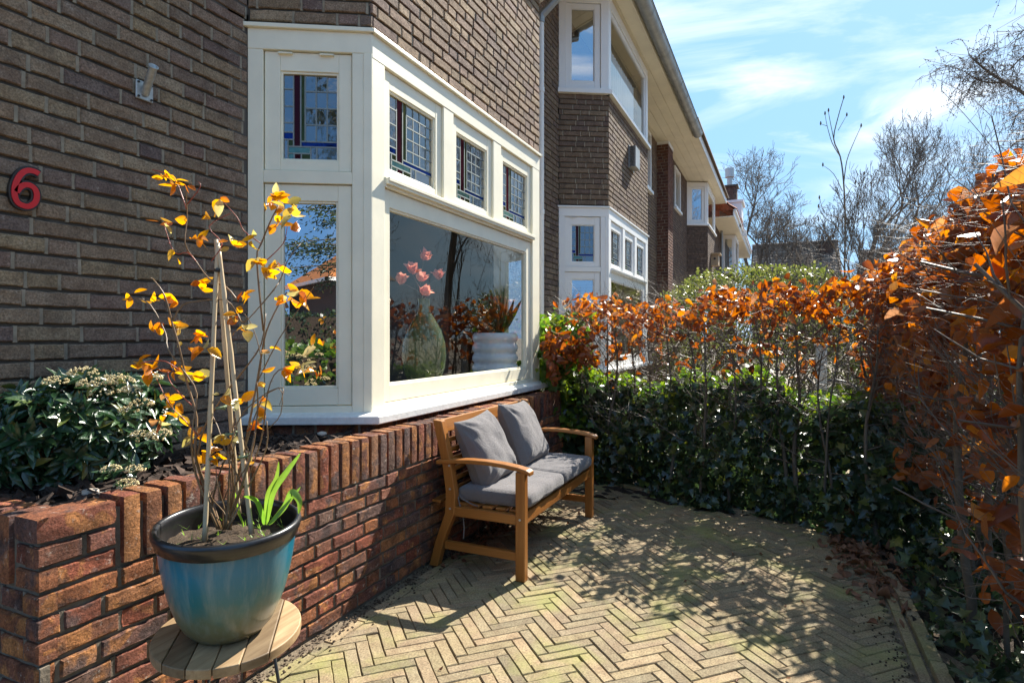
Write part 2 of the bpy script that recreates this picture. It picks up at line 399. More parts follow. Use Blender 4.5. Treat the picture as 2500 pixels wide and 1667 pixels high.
M['lead'] = mat_plain('lead_came', (.23,.26,.25), .55, .15, 40, 60, .2, .001, metal=.3)
M['zinc'] = mat_plain('zinc', (.30,.31,.30), .45, .22, 5, 60, .15, .002, metal=.55)
M['galv'] = mat_plain('galvanised', (.46,.47,.45), .5, .22, 60, 120, .3, .001, metal=.6)
M['glass'] = mat_glass('window_glass', (.88,.90,.88), 1.62, gc=(1,.93,.82))
M['glass_side'] = mat_glass('side_glass', (.55,.58,.58), 5.0)
M['g_clear'] = mat_glass('leaded_clear', (.55,.58,.62), 2.5, .22)
M['g_blue'] = mat_glass('leaded_blue', (.02,.06,.22), 2.6, .25, gc=(.06,.14,.55))
M['g_red'] = mat_glass('leaded_red', (.22,.02,.01), 2.6, .25, gc=(.24,.05,.06))
M['g_olive'] = mat_glass('leaded_olive', (.22,.20,.02), 2.6, .25, gc=(.25,.25,.10))
M['g_pale'] = mat_glass('leaded_pale', (.32,.45,.32), 2.6, .25, gc=(.55,.80,.60))
M['soil'] = mat_brick('soil', [(0, (.055,.04,.028)), (1, (.055,.04,.028))], mott=1, bscale=60, bdist=.02, speck=((.12,.09,.06), .5))
M['bark'] = mat_brick('bark_chips', [(0, (.05,.032,.022)), (.5, (.09,.06,.045)), (1, (.035,.025,.02))], mott=.8, bscale=60, bdist=.004)
M['twig'] = mat_plain('twig', (.13,.10,.075), .55, .3, 15, 60, .4, .002, spec=.45)
M['trunk'] = mat_plain('trunk_bark', (.11,.09,.065), .8, .35, 9, 30, .8, .006)
M['tree_bark'] = mat_plain('tree_bark', (.15,.12,.09), .85, .3, 2, 10, .5, .02)
M['teak'] = mat_wood('teak', (.30,.105,.018), (.47,.19,.040), 1, .38, 22, .25)
M['teak_x'] = mat_wood('teak_lengthwise', (.30,.105,.018), (.47,.19,.040), 0, .38, 22, .25)
M['teak_z'] = mat_wood('teak_upright', (.30,.105,.018), (.47,.19,.040), 2, .38, 22, .25)
M['stoolwood'] = mat_wood('stool_wood', (.30,.21,.12), (.55,.42,.27), 0, .6, 26, 0, isl=.5)
M['bamboo'] = mat_wood('bamboo', (.42,.32,.18), (.58,.46,.30), 2, .45, 18, 0)
M['fabric'] = None
M['black'] = mat_plain('black_metal', (.03,.03,.03), .35, .2, 10, 60, .1)
M['rim'] = mat_plain('black_glaze', (.012,.012,.013), .3, .4, 30, 60, .25, .002, coat=.15)
M['red'] = mat_plain('red_enamel', (.62,.012,.018), .3, .06, 10, 30, .05)
M['beech'] = mat_leaf('beech_leaf', [(0, (.11,.038,.018)), (.14, (.42,.11,.018)), (.26, (.20,.058,.022)), (.38, (.56,.19,.03)), (.5, (.15,.05,.025)), (.62, (.46,.13,.02)), (.74, (.26,.11,.055)), (.86, (.66,.28,.035)), (.94, (.34,.19,.11)), (1, (.20,.06,.02))], .48, .34, 1.6)
M['beech_dull'] = mat_leaf('beech_leaf_dull', [(0, (.22,.07,.025)), (.4, (.33,.105,.03)), (.7, (.27,.08,.03)), (1, (.36,.13,.04))], .42, .42, 1.3)
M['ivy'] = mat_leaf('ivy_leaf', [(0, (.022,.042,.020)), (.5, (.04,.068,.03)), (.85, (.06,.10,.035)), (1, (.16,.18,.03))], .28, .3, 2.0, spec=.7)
M['ivy_light'] = mat_leaf('bright_ivy_leaf', [(0, (.05,.11,.02)), (.6, (.10,.18,.025)), (1, (.20,.25,.03))], .45, .32, 2.2, spec=.6)  # brighter ivy copy, carries the sunlight on the ivy top as colour
M['privet'] = mat_leaf('privet_leaf', [(0, (.07,.10,.025)), (.5, (.15,.18,.045)), (1, (.25,.26,.09))], .4, .35, 1.4)
M['viburnum'] = mat_leaf('viburnum_leaf', [(0, (.018,.05,.022)), (.6, (.03,.075,.03)), (.93, (.05,.10,.03)), (1, (.22,.20,.04))], .15, .28, 1.6, spec=.7)
M['vib_flower'] = mat_plain('viburnum_bud', (.55,.45,.24), .8, .3, 60, 60, .4)
M['rose'] = mat_leaf('rose_leaf', [(0, (.62,.25,.01)), (.3, (.74,.40,.02)), (.45, (.50,.14,.015)), (.62, (.70,.36,.02)), (.78, (.34,.30,.10)), (.9, (.50,.46,.22)), (1, (.24,.07,.03))], .55, .22, 1.5, spec=.7)
M['rose_stem'] = mat_plain('rose_stem', (.17,.10,.045), .45, .45, 8, 60, .3)
M['rose_red'] = mat_plain('rose_shoot', (.30,.05,.02), .4, .3, 20, 60, .2)
M['tulip'] = mat_leaf('tulip_leaf', [(0, (.16,.30,.05)), (1, (.24,.38,.07))], .5, .35, 1.5)
M['tile_red'] = mat_brick('red_roof_tile', [(0, (.30,.075,.04)), (.5, (.38,.11,.05)), (1, (.22,.06,.04))], mott=.5, bdist=.004)
M['tile_orange'] = mat_brick('orange_roof_tile', [(0, (.52,.17,.05)), (.5, (.62,.24,.07)), (1, (.42,.13,.05))], mott=.4, bdist=.004)
M['tile_brown'] = mat_brick('brown_roof_tile', [(0, (.20,.15,.11)), (.5, (.40,.33,.26)), (1, (.26,.20,.15))], mott=.4, bdist=.004)
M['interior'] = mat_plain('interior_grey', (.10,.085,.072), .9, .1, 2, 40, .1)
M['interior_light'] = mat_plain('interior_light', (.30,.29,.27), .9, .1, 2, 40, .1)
M['curtain'] = mat_plain('curtain', (.75,.77,.80), .9, .08, 3, 40, .1)
M['ceramic'] = mat_plain('white_ceramic', (.88,.89,.90), .3, .05, 4, 40, .05)
M['petal'] = mat_leaf('magnolia_petal', [(0, (.80,.30,.24)), (1, (.90,.45,.36))], .45, .6, 1.3)
M['grass'] = mat_brick('street_paving', [(0, (.34,.30,.25)), (1, (.34,.30,.25))], mott=.6, bscale=30, bdist=.01, speck=((.25,.23,.17), .6))
M['green_glass'] = mat_glass('vase_glass', (.52,.60,.46), 1.7)
M['stone'] = mat_plain('pebble', (.42,.36,.30), .7, .25, 30, 60, .3)
M['deadleaf'] = mat_leaf('fallen_leaf', [(0, (.14,.06,.03)), (.5, (.22,.10,.05)), (1, (.30,.15,.08))], .2, .7, 1.2)

def mat_fabric():
    m, t, b, o = new_mat('grey_fabric')
    c = t.nodes.new('ShaderNodeTexCoord')
    n = noise(t, 5, 4, .6)
    t.links.new(mixrgb(t, (.125,.117,.118), (.175,.163,.163), n.outputs['Fac']), b.inputs['Base Color'])
    b.inputs['Roughness'].default_value = .95; b.inputs['Sheen Weight'].default_value = .25; b.inputs['Specular IOR Level'].default_value = .2
    n2 = noise(t, 700, 2, .5); n3 = noise(t, 9, 4, .6, dist=1.2)
    a = t.nodes.new('ShaderNodeMath'); a.operation = 'MULTIPLY_ADD'; a.inputs[1].default_value = 6
    t.links.new(n3.outputs['Fac'], a.inputs[0]); t.links.new(n2.outputs['Fac'], a.inputs[2])
    bump(t, b, a.outputs[0], .6, .0035)
    return m
M['fabric'] = mat_fabric()
def mat_pot():
    m, t, b, o = new_mat('turquoise_glaze')
    c = t.nodes.new('ShaderNodeTexCoord'); s = t.nodes.new('ShaderNodeSeparateXYZ'); t.links.new(c.outputs['Object'], s.inputs[0])
    n = noise(t, 9, 6, .65); n2 = noise(t, 60, 4, .6)
    mp_ = t.nodes.new('ShaderNodeMapping'); mp_.inputs['Scale'].default_value = (60, 60, 3); t.links.new(c.outputs['Object'], mp_.inputs['Vector'])
    ns_ = noise(t, 1.0, 3, .6, vec=mp_.outputs[0])
    a = t.nodes.new('ShaderNodeMath'); a.operation = 'MULTIPLY_ADD'; a.inputs[1].default_value = .14; t.links.new(n.outputs['Fac'], a.inputs[0]); t.links.new(s.outputs['Z'], a.inputs[2])
    r = ramp(t, [(.0, (.13,.115,.05)), (.28, (.10,.13,.08)), (.5, (.015,.13,.145)), (.78, (.002,.14,.22)), (1, (.002,.10,.16))], mapr(t, a.outputs[0], .07, .36, 0, 1))
    col = mixrgb(t, r.outputs['Color'], (.20,.26,.25), mapr(t, ns_.outputs['Fac'], .45, .8, 0, .45))
    t.links.new(col, b.inputs['Base Color']); b.inputs['Roughness'].default_value = .3; b.inputs['Coat Weight'].default_value = .3; b.inputs['Coat Roughness'].default_value = .12
    bump(t, b, n2.outputs['Fac'], .2, .001)
    return m
M['pot'] = mat_pot()

# ------------------------------------------------------------------ walls
class Pl:
    """vertical plane frame: s along the wall, z up, d outwards"""
    def __init__(s, ox, oy, tx, ty, nx, ny): s.o = Vector((ox, oy, 0)); s.t = Vector((tx, ty, 0)); s.n = Vector((nx, ny, 0))
    def __call__(s, a, z, d=0): return s.o + s.t*a + s.n*d + Vector((0, 0, z))
def pbox(mb, pl, s0, s1, z0, z1, d0, d1, mi=0):
    vs = [pl(s0,z0,d0), pl(s1,z0,d0), pl(s1,z0,d1), pl(s0,z0,d1), pl(s0,z1,d0), pl(s1,z1,d0), pl(s1,z1,d1), pl(s0,z1,d1)]
    fl = pl.t.cross(pl.n).z < 0
    fs = [(0,3,2,1),(4,5,6,7),(0,1,5,4),(1,2,6,5),(2,3,7,6),(3,0,4,7)]
    mb.add(vs, [f[::-1] for f in fs] if fl else fs, mi)

def one_brick(mb, pl, s0, s1, z0, z1, rough, mi=0, base=0., depth=.05):
    j = random.uniform(-1, 1) * .0014 * (1 + rough*.6)
    if not rough:
        e = .003
        f = [pl(s0+e,z0+e,base+j), pl(s1-e,z0+e,base+j), pl(s1-e,z1-e,base+j), pl(s0+e,z1-e,base+j)]
        g = [pl(s0,z0,base-.005), pl(s1,z0,base-.005), pl(s1,z1,base-.005), pl(s0,z1,base-.005)]
        h = [pl(s0,z0,base-depth), pl(s1,z0,base-depth), pl(s1,z1,base-depth), pl(s0,z1,base-depth)]
        n = 4
    else:
        out = []; k = max(2, int((s1-s0)/.035)); q = max(2, int((z1-z0)/.035))
        A = .0013*rough
        for i in range(k): out.append((s0+(s1-s0)*i/k, z0 + random.gauss(0, A)))
        for i in range(q): out.append((s1 + random.gauss(0, A*.6), z0+(z1-z0)*i/q))
        for i in range(k): out.append((s1-(s1-s0)*i/k, z1 + random.gauss(0, A)))
        for i in range(q): out.append((s0 + random.gauss(0, A*.6), z1-(z1-z0)*i/q))
        c = ((s0+s1)/2, (z0+z1)/2); n = len(out)
        hx, hz = (s1-s0)/2, (z1-z0)/2; e = .004
        tl = random.gauss(0, .0010*rough)
        def sc_(p, ee): return (c[0]+(p[0]-c[0])*(1-ee/hx), c[1]+(p[1]-c[1])*(1-ee/hz))
        f = [pl(*sc_(p, e), base+j + tl*(p[0]-c[0])/hx + random.gauss(0, .0007*rough)) for p in out]
        g = [pl(*p, base-.0055) for p in out]; h = [pl(*p, base-depth) for p in out]
    fl = pl.t.cross(pl.n).z > 0
    fs = [tuple(range(n))]
    for r in range(2):
        for i in range(n): fs.append((r*n+i, (r+1)*n+i, (r+1)*n+(i+1)%n, r*n+(i+1)%n))
    mb.add(f+g+h, [x[::-1] for x in fs] if fl else fs, mi)

def brick_wall(mb, pl, s0, s1, z0, z1, rough=0, course=.066, L=.222, holes=(), bond='monk', joint=.012, mi=0, mo=1, mv=2, vj=True, sheet=True, ends=(0, 0)):
    """mb gets bricks (material mi), a recessed mortar sheet (mo) and raised perpend joints (mv)"""
    rows = int(round((z1-z0)/course))
    ch = (z1-z0)/rows
    for r in range(rows):
        za = z0 + r*ch + joint/2; zb = z0 + (r+1)*ch - joint/2
        if bond == 'monk': pat = [L, L, L/2]; off = -L*.75*(r % 2) - (L*.25 if r % 4 > 1 else 0)
        else: pat = [L, L/2]; off = -L*.75*(r % 2)
        x = s0 + off + random.uniform(-.018, .018); k = 0
        while x < s1 - .01:
            w = pat[k % len(pat)]; k += 1
            a, b = max(x, s0), min(x+w, s1)
            x += w
            if b - a < .03: continue
            segs = [(a, b)]
            for (h0, h1, y0, y1) in holes:
                if zb > y0 + .01 and za < y1 - .01:
                    ns = []
                    for (p, q) in segs:
                        if q <= h0 or p >= h1: ns.append((p, q))
                        else:
                            if p < h0: ns.append((p, h0))
                            if q > h1: ns.append((h1, q))
                    segs = ns
            for (p, q) in segs:
                if q - p < .02: continue
                ja = joint*.5 if p == a and p > s0 + 1e-4 else 0
                jb = joint*.5 if q == b and q < s1 - 1e-4 else 0
                one_brick(mb, pl, p+ja+random.uniform(-.001,.001), q-jb, za+random.uniform(-.001,.001), zb, rough, mi)
                if vj and jb: pbox(mb, pl, q-jb-.001, q+joint*.5+.001, za-.003, zb+.003, -.03, -.0065, mv)
    if sheet:
        # mortar sheet around holes
        zs = sorted(set([z0, z1] + [h for q in holes for h in q[2:] if z0 < h < z1])); ss = sorted(set([s0+ends[0], s1-ends[1]] + [h for q in holes for h in q[:2] if s0 < h < s1]))
        for i in range(len(zs)-1):
            for j in range(len(ss)-1):
                cz, cs = (zs[i]+zs[i+1])/2, (ss[j]+ss[j+1])/2
                if any(h0 < cs < h1 and y0 < cz < y1 for (h0, h1, y0, y1) in holes): continue
                pbox(mb, pl, ss[j], ss[j+1], zs[i], zs[i+1], -.10, -.0125, mo)

BM = [M['brick'], M['mortar_dark'], M['mortar']]

# ------------------------------------------------------------------ windows
def frame_ring(mb, pl, s0, s1, z0, z1, l, r, b, t, d0, d1, mi=0):
    pbox(mb, pl, s0, s0+l, z0, z1, d0, d1, mi); pbox(mb, pl, s1-r, s1, z0, z1, d0, d1, mi)
    pbox(mb, pl, s0+l, s1-r, z0, z0+b, d0, d1-.0015, mi); pbox(mb, pl, s0+l, s1-r, z1-t, z1, d0, d1-.0015, mi)
def sash(house_part, pl, s0, s1, z0, z1, l, r, b, t, mat, glass, d=-.016, name='sash', gap=.004, lead=None):
    mb = MB(); frame_ring(mb, pl, s0+gap, s1-gap, z0+gap, z1-gap, l, r, b, t, d-.045, d)
    bd = .012   # glazing bead, stepped back
    frame_ring(mb, pl, s0+l+gap, s1-r-gap, z0+b+gap, z1-t-gap, bd, bd, bd, bd, d-.04, d-.008)
    o = mb.build(name, mat, house_part, bevel=.0025)
    g0, g1, y0, y1 = s0+l+gap+bd*.6, s1-r-gap-bd*.6, z0+b+gap+bd*.6, z1-t-gap-bd*.6
    mg = MB()
    if lead: leaded(mg, pl, g0, g1, y0, y1, d-.024, *lead); p = mg.build('leaded_pane', [M['g_clear'], M['g_blue'], M['g_red'], M['g_olive'], M['g_pale'], M['lead']], house_part)
    else:
        mg.add([pl(g0,y0,d-.024), pl(g1,y0,d-.024), pl(g1,y1,d-.024), pl(g0,y1,d-.024)], [(0,1,2,3)]); p = mg.build('pane', glass, house_part)
    return o
def leaded(mb, pl, s0, s1, z0, z1, d, nx=3, ny=4):
    W, H = s1-s0, z1-z0
    cells = []
    A = [0, .175, .375, .565, .675]
    for i in range(4): cells.append((0, A[i], .19, A[i+1], 0))
    cells.append((0, .675, .19, .76, 1)); cells.append((0, .76, .09, 1, 0)); cells.append((.09, .76, .19, .84, 3))
    cells.append((.19, 0, .32, .84, 2)); cells.append((.32, 0, .40, .78, 3))
    for i in range(nx):
        for j in range(ny): cells.append((.40+.60*i/nx, .78*j/ny, .40+.60*(i+1)/nx, .78*(j+1)/ny, 0))
    cells.append((.32, .78, 1, .84, 1)); cells += [(.09, .84, .50, .92, 4), (.09, .92, .2, 1, 4), (.2, .92, .33, 1, 2), (.33, .92, .5, 1, 3), (.50, .84, .61, 1, 0), (.61, .84, 1, 1, 0)]
    cw = .0035
    for (a, b, c, e, m) in cells:
        x0, x1, y1, y0 = s0+a*W, s0+c*W, z1-b*H, z1-e*H
        t1, t2 = random.gauss(0, .0006), random.gauss(0, .0006)
        mb.add([pl(x0,y0,d+t1), pl(x1,y0,d+t2), pl(x1,y1,d-t1), pl(x0,y1,d-t2)], [(0,1,2,3)], m)
        pbox(mb, pl, x1-cw, x1+cw, y0, y1, d-.003, d+.003, 5); pbox(mb, pl, x0, x1, y0-cw, y0+cw, d-.0035, d+.0035, 5)
    pbox(mb, pl, s0, s0+cw*1.4, z0, z1, d-.0032, d+.0032, 5); pbox(mb, pl, s0, s1, z1-cw*1.4, z1, d-.0037, d+.0037, 5)

def bay_planes(X0, w=2.36, ym=2.493, yf=1.95):
    dx = (ym-yf)/math.tan(math.radians(60)); ln = (ym-yf)/math.sin(math.radians(60))
    return (Pl(X0, ym, .5, -.8660, -.8660, -.5), Pl(X0+dx, yf, 1, 0, 0, -1), Pl(X0+dx+w, yf, .5, .8660, .8660, -.5)), ln, dx

def bay_lower(house, X0, mat, glass_front, glass_side, lead=True, lower_pane=True):
    (A, B, Cc), ln, dx = bay_planes(X0)
    zb, zt = .847, 2.844
    f = MB()
    for pl, L in ((A, ln), (Cc, ln)):
        pbox(f, pl, 0, .076, zb, 2.724, -.07, 0); pbox(f, pl, L-.103, L, zb, 2.724, -.07, -.0005)
        pbox(f, pl, L-.045, L, zb, 2.724, -.06, .004)
        pbox(f, pl, 0, L, 2.724, 2.83, -.07, .0015); pbox(f, pl, -.02, L+.008, 2.83, 2.852, -.07, .02)
        pbox(f, pl, .076, L-.103, 2.04, 2.104, -.07, -.001)
        pbox(f, pl, .076, L-.103, zb, .885, -.07, -.002)
    pl = B; L = 2.36
    pbox(f, pl, 0, .111, zb, 2.704, -.07, 0); pbox(f, pl, L-.16, L, zb, 2.704, -.07, 0)
    pbox(f, pl, 0, L, 2.704, 2.83, -.07, .0015); pbox(f, pl, -.01, L+.01, 2.83, 2.852, -.07, .02)
    pbox(f, pl, .111, L-.16, 2.055, 2.112, -.07, .004)
    prof = [(0, 2.112), (.026, 2.104), (.03, 2.085), (.012, 2.06)]
    pbox(f, pl, .111, L-.16, 2.07, 2.105, .004, .024); pbox(f, pl, .111, L-.16, 2.085, 2.108, .024, .030)
    for m0, m1 in ((.725, .85), (1.44, 1.575)): pbox(f, pl, m0, m1, 2.112, 2.704, -.07, -.001)
    pbox(f, pl, .111, L-.16, zb, .885, -.07, -.002)
    fo = f.build('window_frame', mat, house, bevel=.003)
    s = MB()
    # sill: sloped slab that follows the three faces
    def sill_poly(off, z):
        k = off
        return [Vector((X0 - k*.58, 2.493, z)), Vector((X0+dx - k*.577, 1.95-k, z)), Vector((X0+dx+2.36 + k*.577, 1.95-k, z)), Vector((X0+dx*2+2.36+k*.58+.03, 2.493, z))]
    o1 = sill_poly(.075, .797); o2 = sill_poly(.075, .838); i2 = sill_poly(-.02, .858); i1 = sill_poly(-.02, .79)
    s.add(o1+o2+i2+i1, [(0,1,5,4),(1,2,6,5),(2,3,7,6),(4,5,9,8),(5,6,10,9),(6,7,11,10),(12,13,1,0),(13,14,2,1),(14,15,3,2),(0,4,8,12),(3,15,11,7)])
    s.build('window_sill', M['sill'] if mat is M['white'] else mat, house, bevel=.005)
    for pl, L in ((A, ln), (Cc, ln)):
        sash(house, pl, .076, L-.103, 2.104, 2.724, .078, .066, .052, .096, mat, glass_side, lead=(3, 4) if lead else None)
        sash(house, pl, .076, L-.103, .885, 2.04, .08, .07, .088, .084, mat, glass_side)
    for (a, b) in ((.111, .725), (.85, 1.44), (1.575, 2.20)):
        sash(house, B, a, b, 2.112, 2.704, .058, .07, .045, .095, mat, glass_front, lead=(4, 5) if lead else None)
    sash(house, B, .111, 2.20, .885, 2.055, .06, .10, .09, .095, mat, glass_front)
    for a in (.15, .36): h = MB(); pbox(h, A, a, a+.07, 2.707, 2.714, -.02, .001); h.build('hinge', mat, house)
    return A, B, Cc, ln, dx

def bay_upper(house, X0, mat, zb=4.285, zt=5.48, rich=True, w=2.36):
    (A, B, Cc), ln, dx = bay_planes(X0, w)
    f = MB()
    for pl, L in ((A, ln), (Cc, ln)):
        pbox(f, pl, 0, .08, zb, zt, -.07, 0); pbox(f, pl, L-.1, L, zb, zt, -.07, -.0005); pbox(f, pl, .08, L-.1, zt-.12, zt, -.07, .001)
        pbox(f, pl, .08, L-.1, zb, zb+.03, -.07, -.002)
    L = w
    pbox(f, B, 0, .11, zb, zt, -.07, 0); pbox(f, B, L-.11, L, zb, zt, -.07, 0); pbox(f, B, .11, L-.11, zt-.12, zt, -.07, .001); pbox(f, B, .11, L-.11, zb, zb+.03, -.07, -.002)
    f.build('window_frame', mat, house, bevel=.003)
    s = MB()
    for pl, L in ((A, ln), (B, w), (Cc, ln)): pbox(s, pl, -.02, L+.02, zb-.055, zb, -.06, .05)
    s.build('window_sill', mat, house, bevel=.004)
    for pl in (A, Cc): sash(house, pl, .08, ln-.1, zb+.03, zt-.12, .07, .07, .08, .06, mat, M['glass_side'])
    sash(house, B, .11, w-.11, zb+.03, zt-.12, .05, .05, .05, .05, mat, M['glass'])

def soffit(house, x0, x1, z, y0, y1, mat, fascia=None, gut=True):
    mb = MB(); k = 5; w = (y1-y0)/k
    for i in range(k): mb.box((x0, y0+i*w+.004, z), (x1, y0+(i+1)*w-.004, z+.02))
    mb.box((x0+.005, y0, z+.012), (x1-.005, y1, z+.03))
    mb.build('soffit', mat, house)
    fm = MB(); fm.box((x0, y0-.022, z-.01), (x1, y0-.002, z+.17)); fm.build('fascia', fascia or mat, house)
def gutter(house, x0, x1, yc, zc, r, mat):
    mb = MB(); n = 14; L = x1-x0
    ring = []
    for xx in (x0, x1):
        for k in range(n+1):
            a = math.pi + math.pi*k/n; ring.append((xx, yc + r*math.cos(a), zc + r*math.sin(a)))
    for xx in (x0, x1):
        for k in range(n+1):
            a = math.pi + math.pi*k/n; ring.append((xx, yc + (r-.004)*math.cos(a), zc + (r-.004)*math.sin(a)))
    m_ = n+1
    fs = [(k, k+1, m_+k+1, m_+k) for k in range(n)] + [(2*m_+k+1, 2*m_+k, 3*m_+k, 3*m_+k+1) for k in range(n)]
    fs += [tuple(range(m_)), tuple(m_+k for k in range(m_))[::-1], (0, m_, 3*m_, 2*m_), (m_-1, 3*m_-1, 4*m_-1, 2*m_-1)]
    mb.add(ring, fs)
    # joint bands and brackets
    x = x0 + .3
    while x < x1:
        pts = [(x, yc + (r+.004)*math.cos(math.pi+math.pi*k/n), zc + (r+.004)*math.sin(math.pi+math.pi*k/n)) for k in range(n+1)]
        for k in range(n):
            a, b = Vector(pts[k]), Vector(pts[k+1])
            mb.add([a, b, b+Vector((.025,0,0)), a+Vector((.025,0,0))], [(0,1,2,3)])
        mb.tube([(x+.012, yc-r, zc+.01), (x+.012, yc+r, zc+.01)], .006, 5)
        x += .62
    mb.tube([(x0, yc-r, zc), (x1, yc-r, zc)], .009, 6)
    return mb.build('gutter', mat, house, smooth=False)
def roof_tiles(mb, corner, along, up, nalong, nup, tw, th, nrm, mi=0, pan=True):
    """rows of pantiles: each a small bent shell"""
    along = Vector(along); up = Vector(up); nrm = Vector(nrm); c0 = Vector(corner)
    k = 6 if pan else 2
    for j in range(nup):
        for i in range(nalong):
            o = c0 + along*(i*tw) + up*(j*th); vs = []
            for (q, lift) in ((0, .035), (th*1.12, .006)):
                for s in range(k+1):
                    a = s/k; hh = .022*math.sin(a*2*math.pi - .6) if pan else 0
                    vs.append(o + along*(a*tw*.985) + up*q + nrm*(hh + lift + .02))
            for s in range(k+1):
                vs.append(vs[s] - nrm*.02)
            fs = [(s, s+1, k+2+s, k+1+s) for s in range(k)] + [(2*(k+1)+s, 2*(k+1)+s+1, s+1, s) for s in range(k)]
            mb.add(vs, fs, mi)

# ------------------------------------------------------------------ near house (number 6)
h1 = thing('brick_house', 'brown brick house with cream painted leaded bay window beside the patio', 'house', (2.2, 3, 0))
X1 = 2.213
mb = MB(); front = Pl(0, 2.493, 1, 0, 0, -1)
brick_wall(mb, front, .3, X1, .5, 5.5, rough=1.0)
brick_wall(mb, front, X1+2.36+.62, 6.42, 0, 5.5, rough=0)
(A, B, Cc), ln, dx = bay_planes(X1)
for pl, L in ((A, ln), (B, 2.36), (Cc, ln)):
    brick_wall(mb, pl, 0, L, 2.866, 4.23, rough=.8)
    if pl is not A: pass
mb.build('wall', BM, h1)
mb = MB()
for pl, L in ((A, ln), (B, 2.36), (Cc, ln)): brick_wall(mb, pl, 0, L, .2, .79, rough=1, bond='flem')
mb.build('plinth', [M['brick_wall'], M['mortar_dark'], M['mortar']], h1)
bay_lower(h1, X1, M['white'], M['glass'], M['glass_side'])
bay_upper(h1, X1, M['white2'])
soffit(h1, -1.0, 6.42, 5.5, 1.75, 2.6, M['soffit'])
gutter(h1, -1.0, 6.42, 1.64, 5.6, .09, M['zinc'])
rf = MB(); rf.add([(-1,1.62,5.66),(6.42,1.62,5.66),(6.42,5.2,8.2),(-1,5.2,8.2),(-1,8.6,5.6),(6.42,8.6,5.6)], [(0,1,2,3),(3,2,5,4),(0,3,4),(1,5,2)])
rf.add([(-1,2.6,5.52),(6.42,2.6,5.52),(6.42,8.6,5.52),(-1,8.6,5.52)], [(0,1,2,3)])
rf.build('roof', M['tile_red'], h1)
# rooms behind the glass; rear wall left open, made up to let in daylight
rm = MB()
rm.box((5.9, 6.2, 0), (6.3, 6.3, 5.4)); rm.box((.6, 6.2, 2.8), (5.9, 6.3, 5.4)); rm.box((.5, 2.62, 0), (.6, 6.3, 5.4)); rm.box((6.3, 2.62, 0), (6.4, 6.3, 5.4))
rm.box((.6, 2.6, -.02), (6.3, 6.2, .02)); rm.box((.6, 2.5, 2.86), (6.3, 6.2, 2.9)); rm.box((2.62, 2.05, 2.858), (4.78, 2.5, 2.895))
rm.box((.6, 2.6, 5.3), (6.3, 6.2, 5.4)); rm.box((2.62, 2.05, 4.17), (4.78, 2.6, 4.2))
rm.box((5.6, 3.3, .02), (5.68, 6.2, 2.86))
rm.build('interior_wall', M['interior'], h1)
for xa in (2.10, 5.21): rm = MB(); rm.box((xa, 2.50, .2), (xa+.17, 2.60, 2.95)); rm.build('light_gap_post', M['interior'], h1)  # unseen posts added to block light leaking in beside the bay
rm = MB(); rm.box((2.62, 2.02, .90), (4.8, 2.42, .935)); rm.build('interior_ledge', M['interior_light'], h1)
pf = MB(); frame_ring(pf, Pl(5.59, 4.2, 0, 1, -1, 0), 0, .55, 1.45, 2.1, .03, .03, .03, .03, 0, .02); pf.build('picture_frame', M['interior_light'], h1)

# zinc and white downpipe on the house front
dp = MB(); dp.tube([(6.13,2.43,.0),(6.13,2.43,4.72)], .034, 12); 
for z in (1.1, 2.6, 3.95): dp.tube([(6.13,2.43,z),(6.13,2.43,z+.05)], .040, 12)
d_o = dp.build('downpipe', M['white2'], h1, smooth=False)
dp = MB(); dp.tube([(6.13,2.43,4.72),(6.13,2.42,4.80),(6.27,1.95,5.3),(6.3,1.66,5.42),(6.3,1.64,5.55)], .042, 12); dp.build('swan_neck', M['zinc'], h1)

# ------------------------------------------------------------------ second house
h2 = thing('brick_house', 'neighbouring brown brick house with grey gutter and white bay windows', 'house', (8, 3, 0), )
X2 = 6.885
mb = MB()
brick_wall(mb, front, 6.42, X2, 0, 5.5, rough=0)
brick_wall(mb, front, X2+2.36+.62, 13.2, 0, 5.5, rough=0, holes=[(11.6, 12.45, 4.25, 5.45)])
(A, B, Cc), ln, dx = bay_planes(X2)
for pl, L in ((A, ln), (B, 2.36), (Cc, ln)): brick_wall(mb, pl, 0, L, 2.866, 4.23, rough=.5); brick_wall(mb, pl, 0, L, 0, .79, rough=0)
mb.build('wall', [M['brick2'], M['mortar_dark'], M['mortar']], h2)
bay_lower(h2, X2, M['white2'], M['glass'], M['glass_side'], lead=True)
bay_upper(h2, X2, M['white2'])
wf = MB(); frame_ring(wf, front, 11.6, 12.45, 4.25, 5.45, .07, .07, .07, .07, -.08, .03); pbox(wf, front, 11.55, 12.5, 4.19, 4.25, -.05, .07); wf.build('window_frame', M['white2'], h2, bevel=.003)
wf = MB(); wf.add([front(11.67,4.32,-.03),front(12.38,4.32,-.03),front(12.38,5.38,-.03),front(11.67,5.38,-.03)], [(0,1,2,3)]); wf.build('pane', M['glass'], h2)
bl = MB()
for i in range(26):
    z = 1.0 + i*.036
    bl.add([A(.1, z, -.12), A(.5, z, -.12), A(.5, z+.022, -.145), A(.1, z+.022, -.145)], [(0,1,2,3)])
bl.build('window_blind', M['lead'], h2)
soffit(h2, 6.42, 13.2, 5.5, 1.75, 2.6, M['soffit'])
gutter(h2, 6.42, 13.28, 1.64, 5.6, .10, M['zinc'])
rf = MB(); rf.add([(6.42,1.55,5.69),(13.26,1.55,5.69),(13.26,5.2,8.3),(6.42,5.2,8.3),(6.42,8.6,5.6),(13.26,8.6,5.6),(6.42,1.55,5.66),(13.26,1.55,5.66)], [(0,1,2,3),(3,2,5,4),(1,5,2),(6,7,1,0),(7,6,0,1)])
rf.add([(6.42,2.6,5.52),(13.2,2.6,5.52),(13.2,8.6,5.52),(6.42,8.6,5.52)], [(0,1,2,3)])
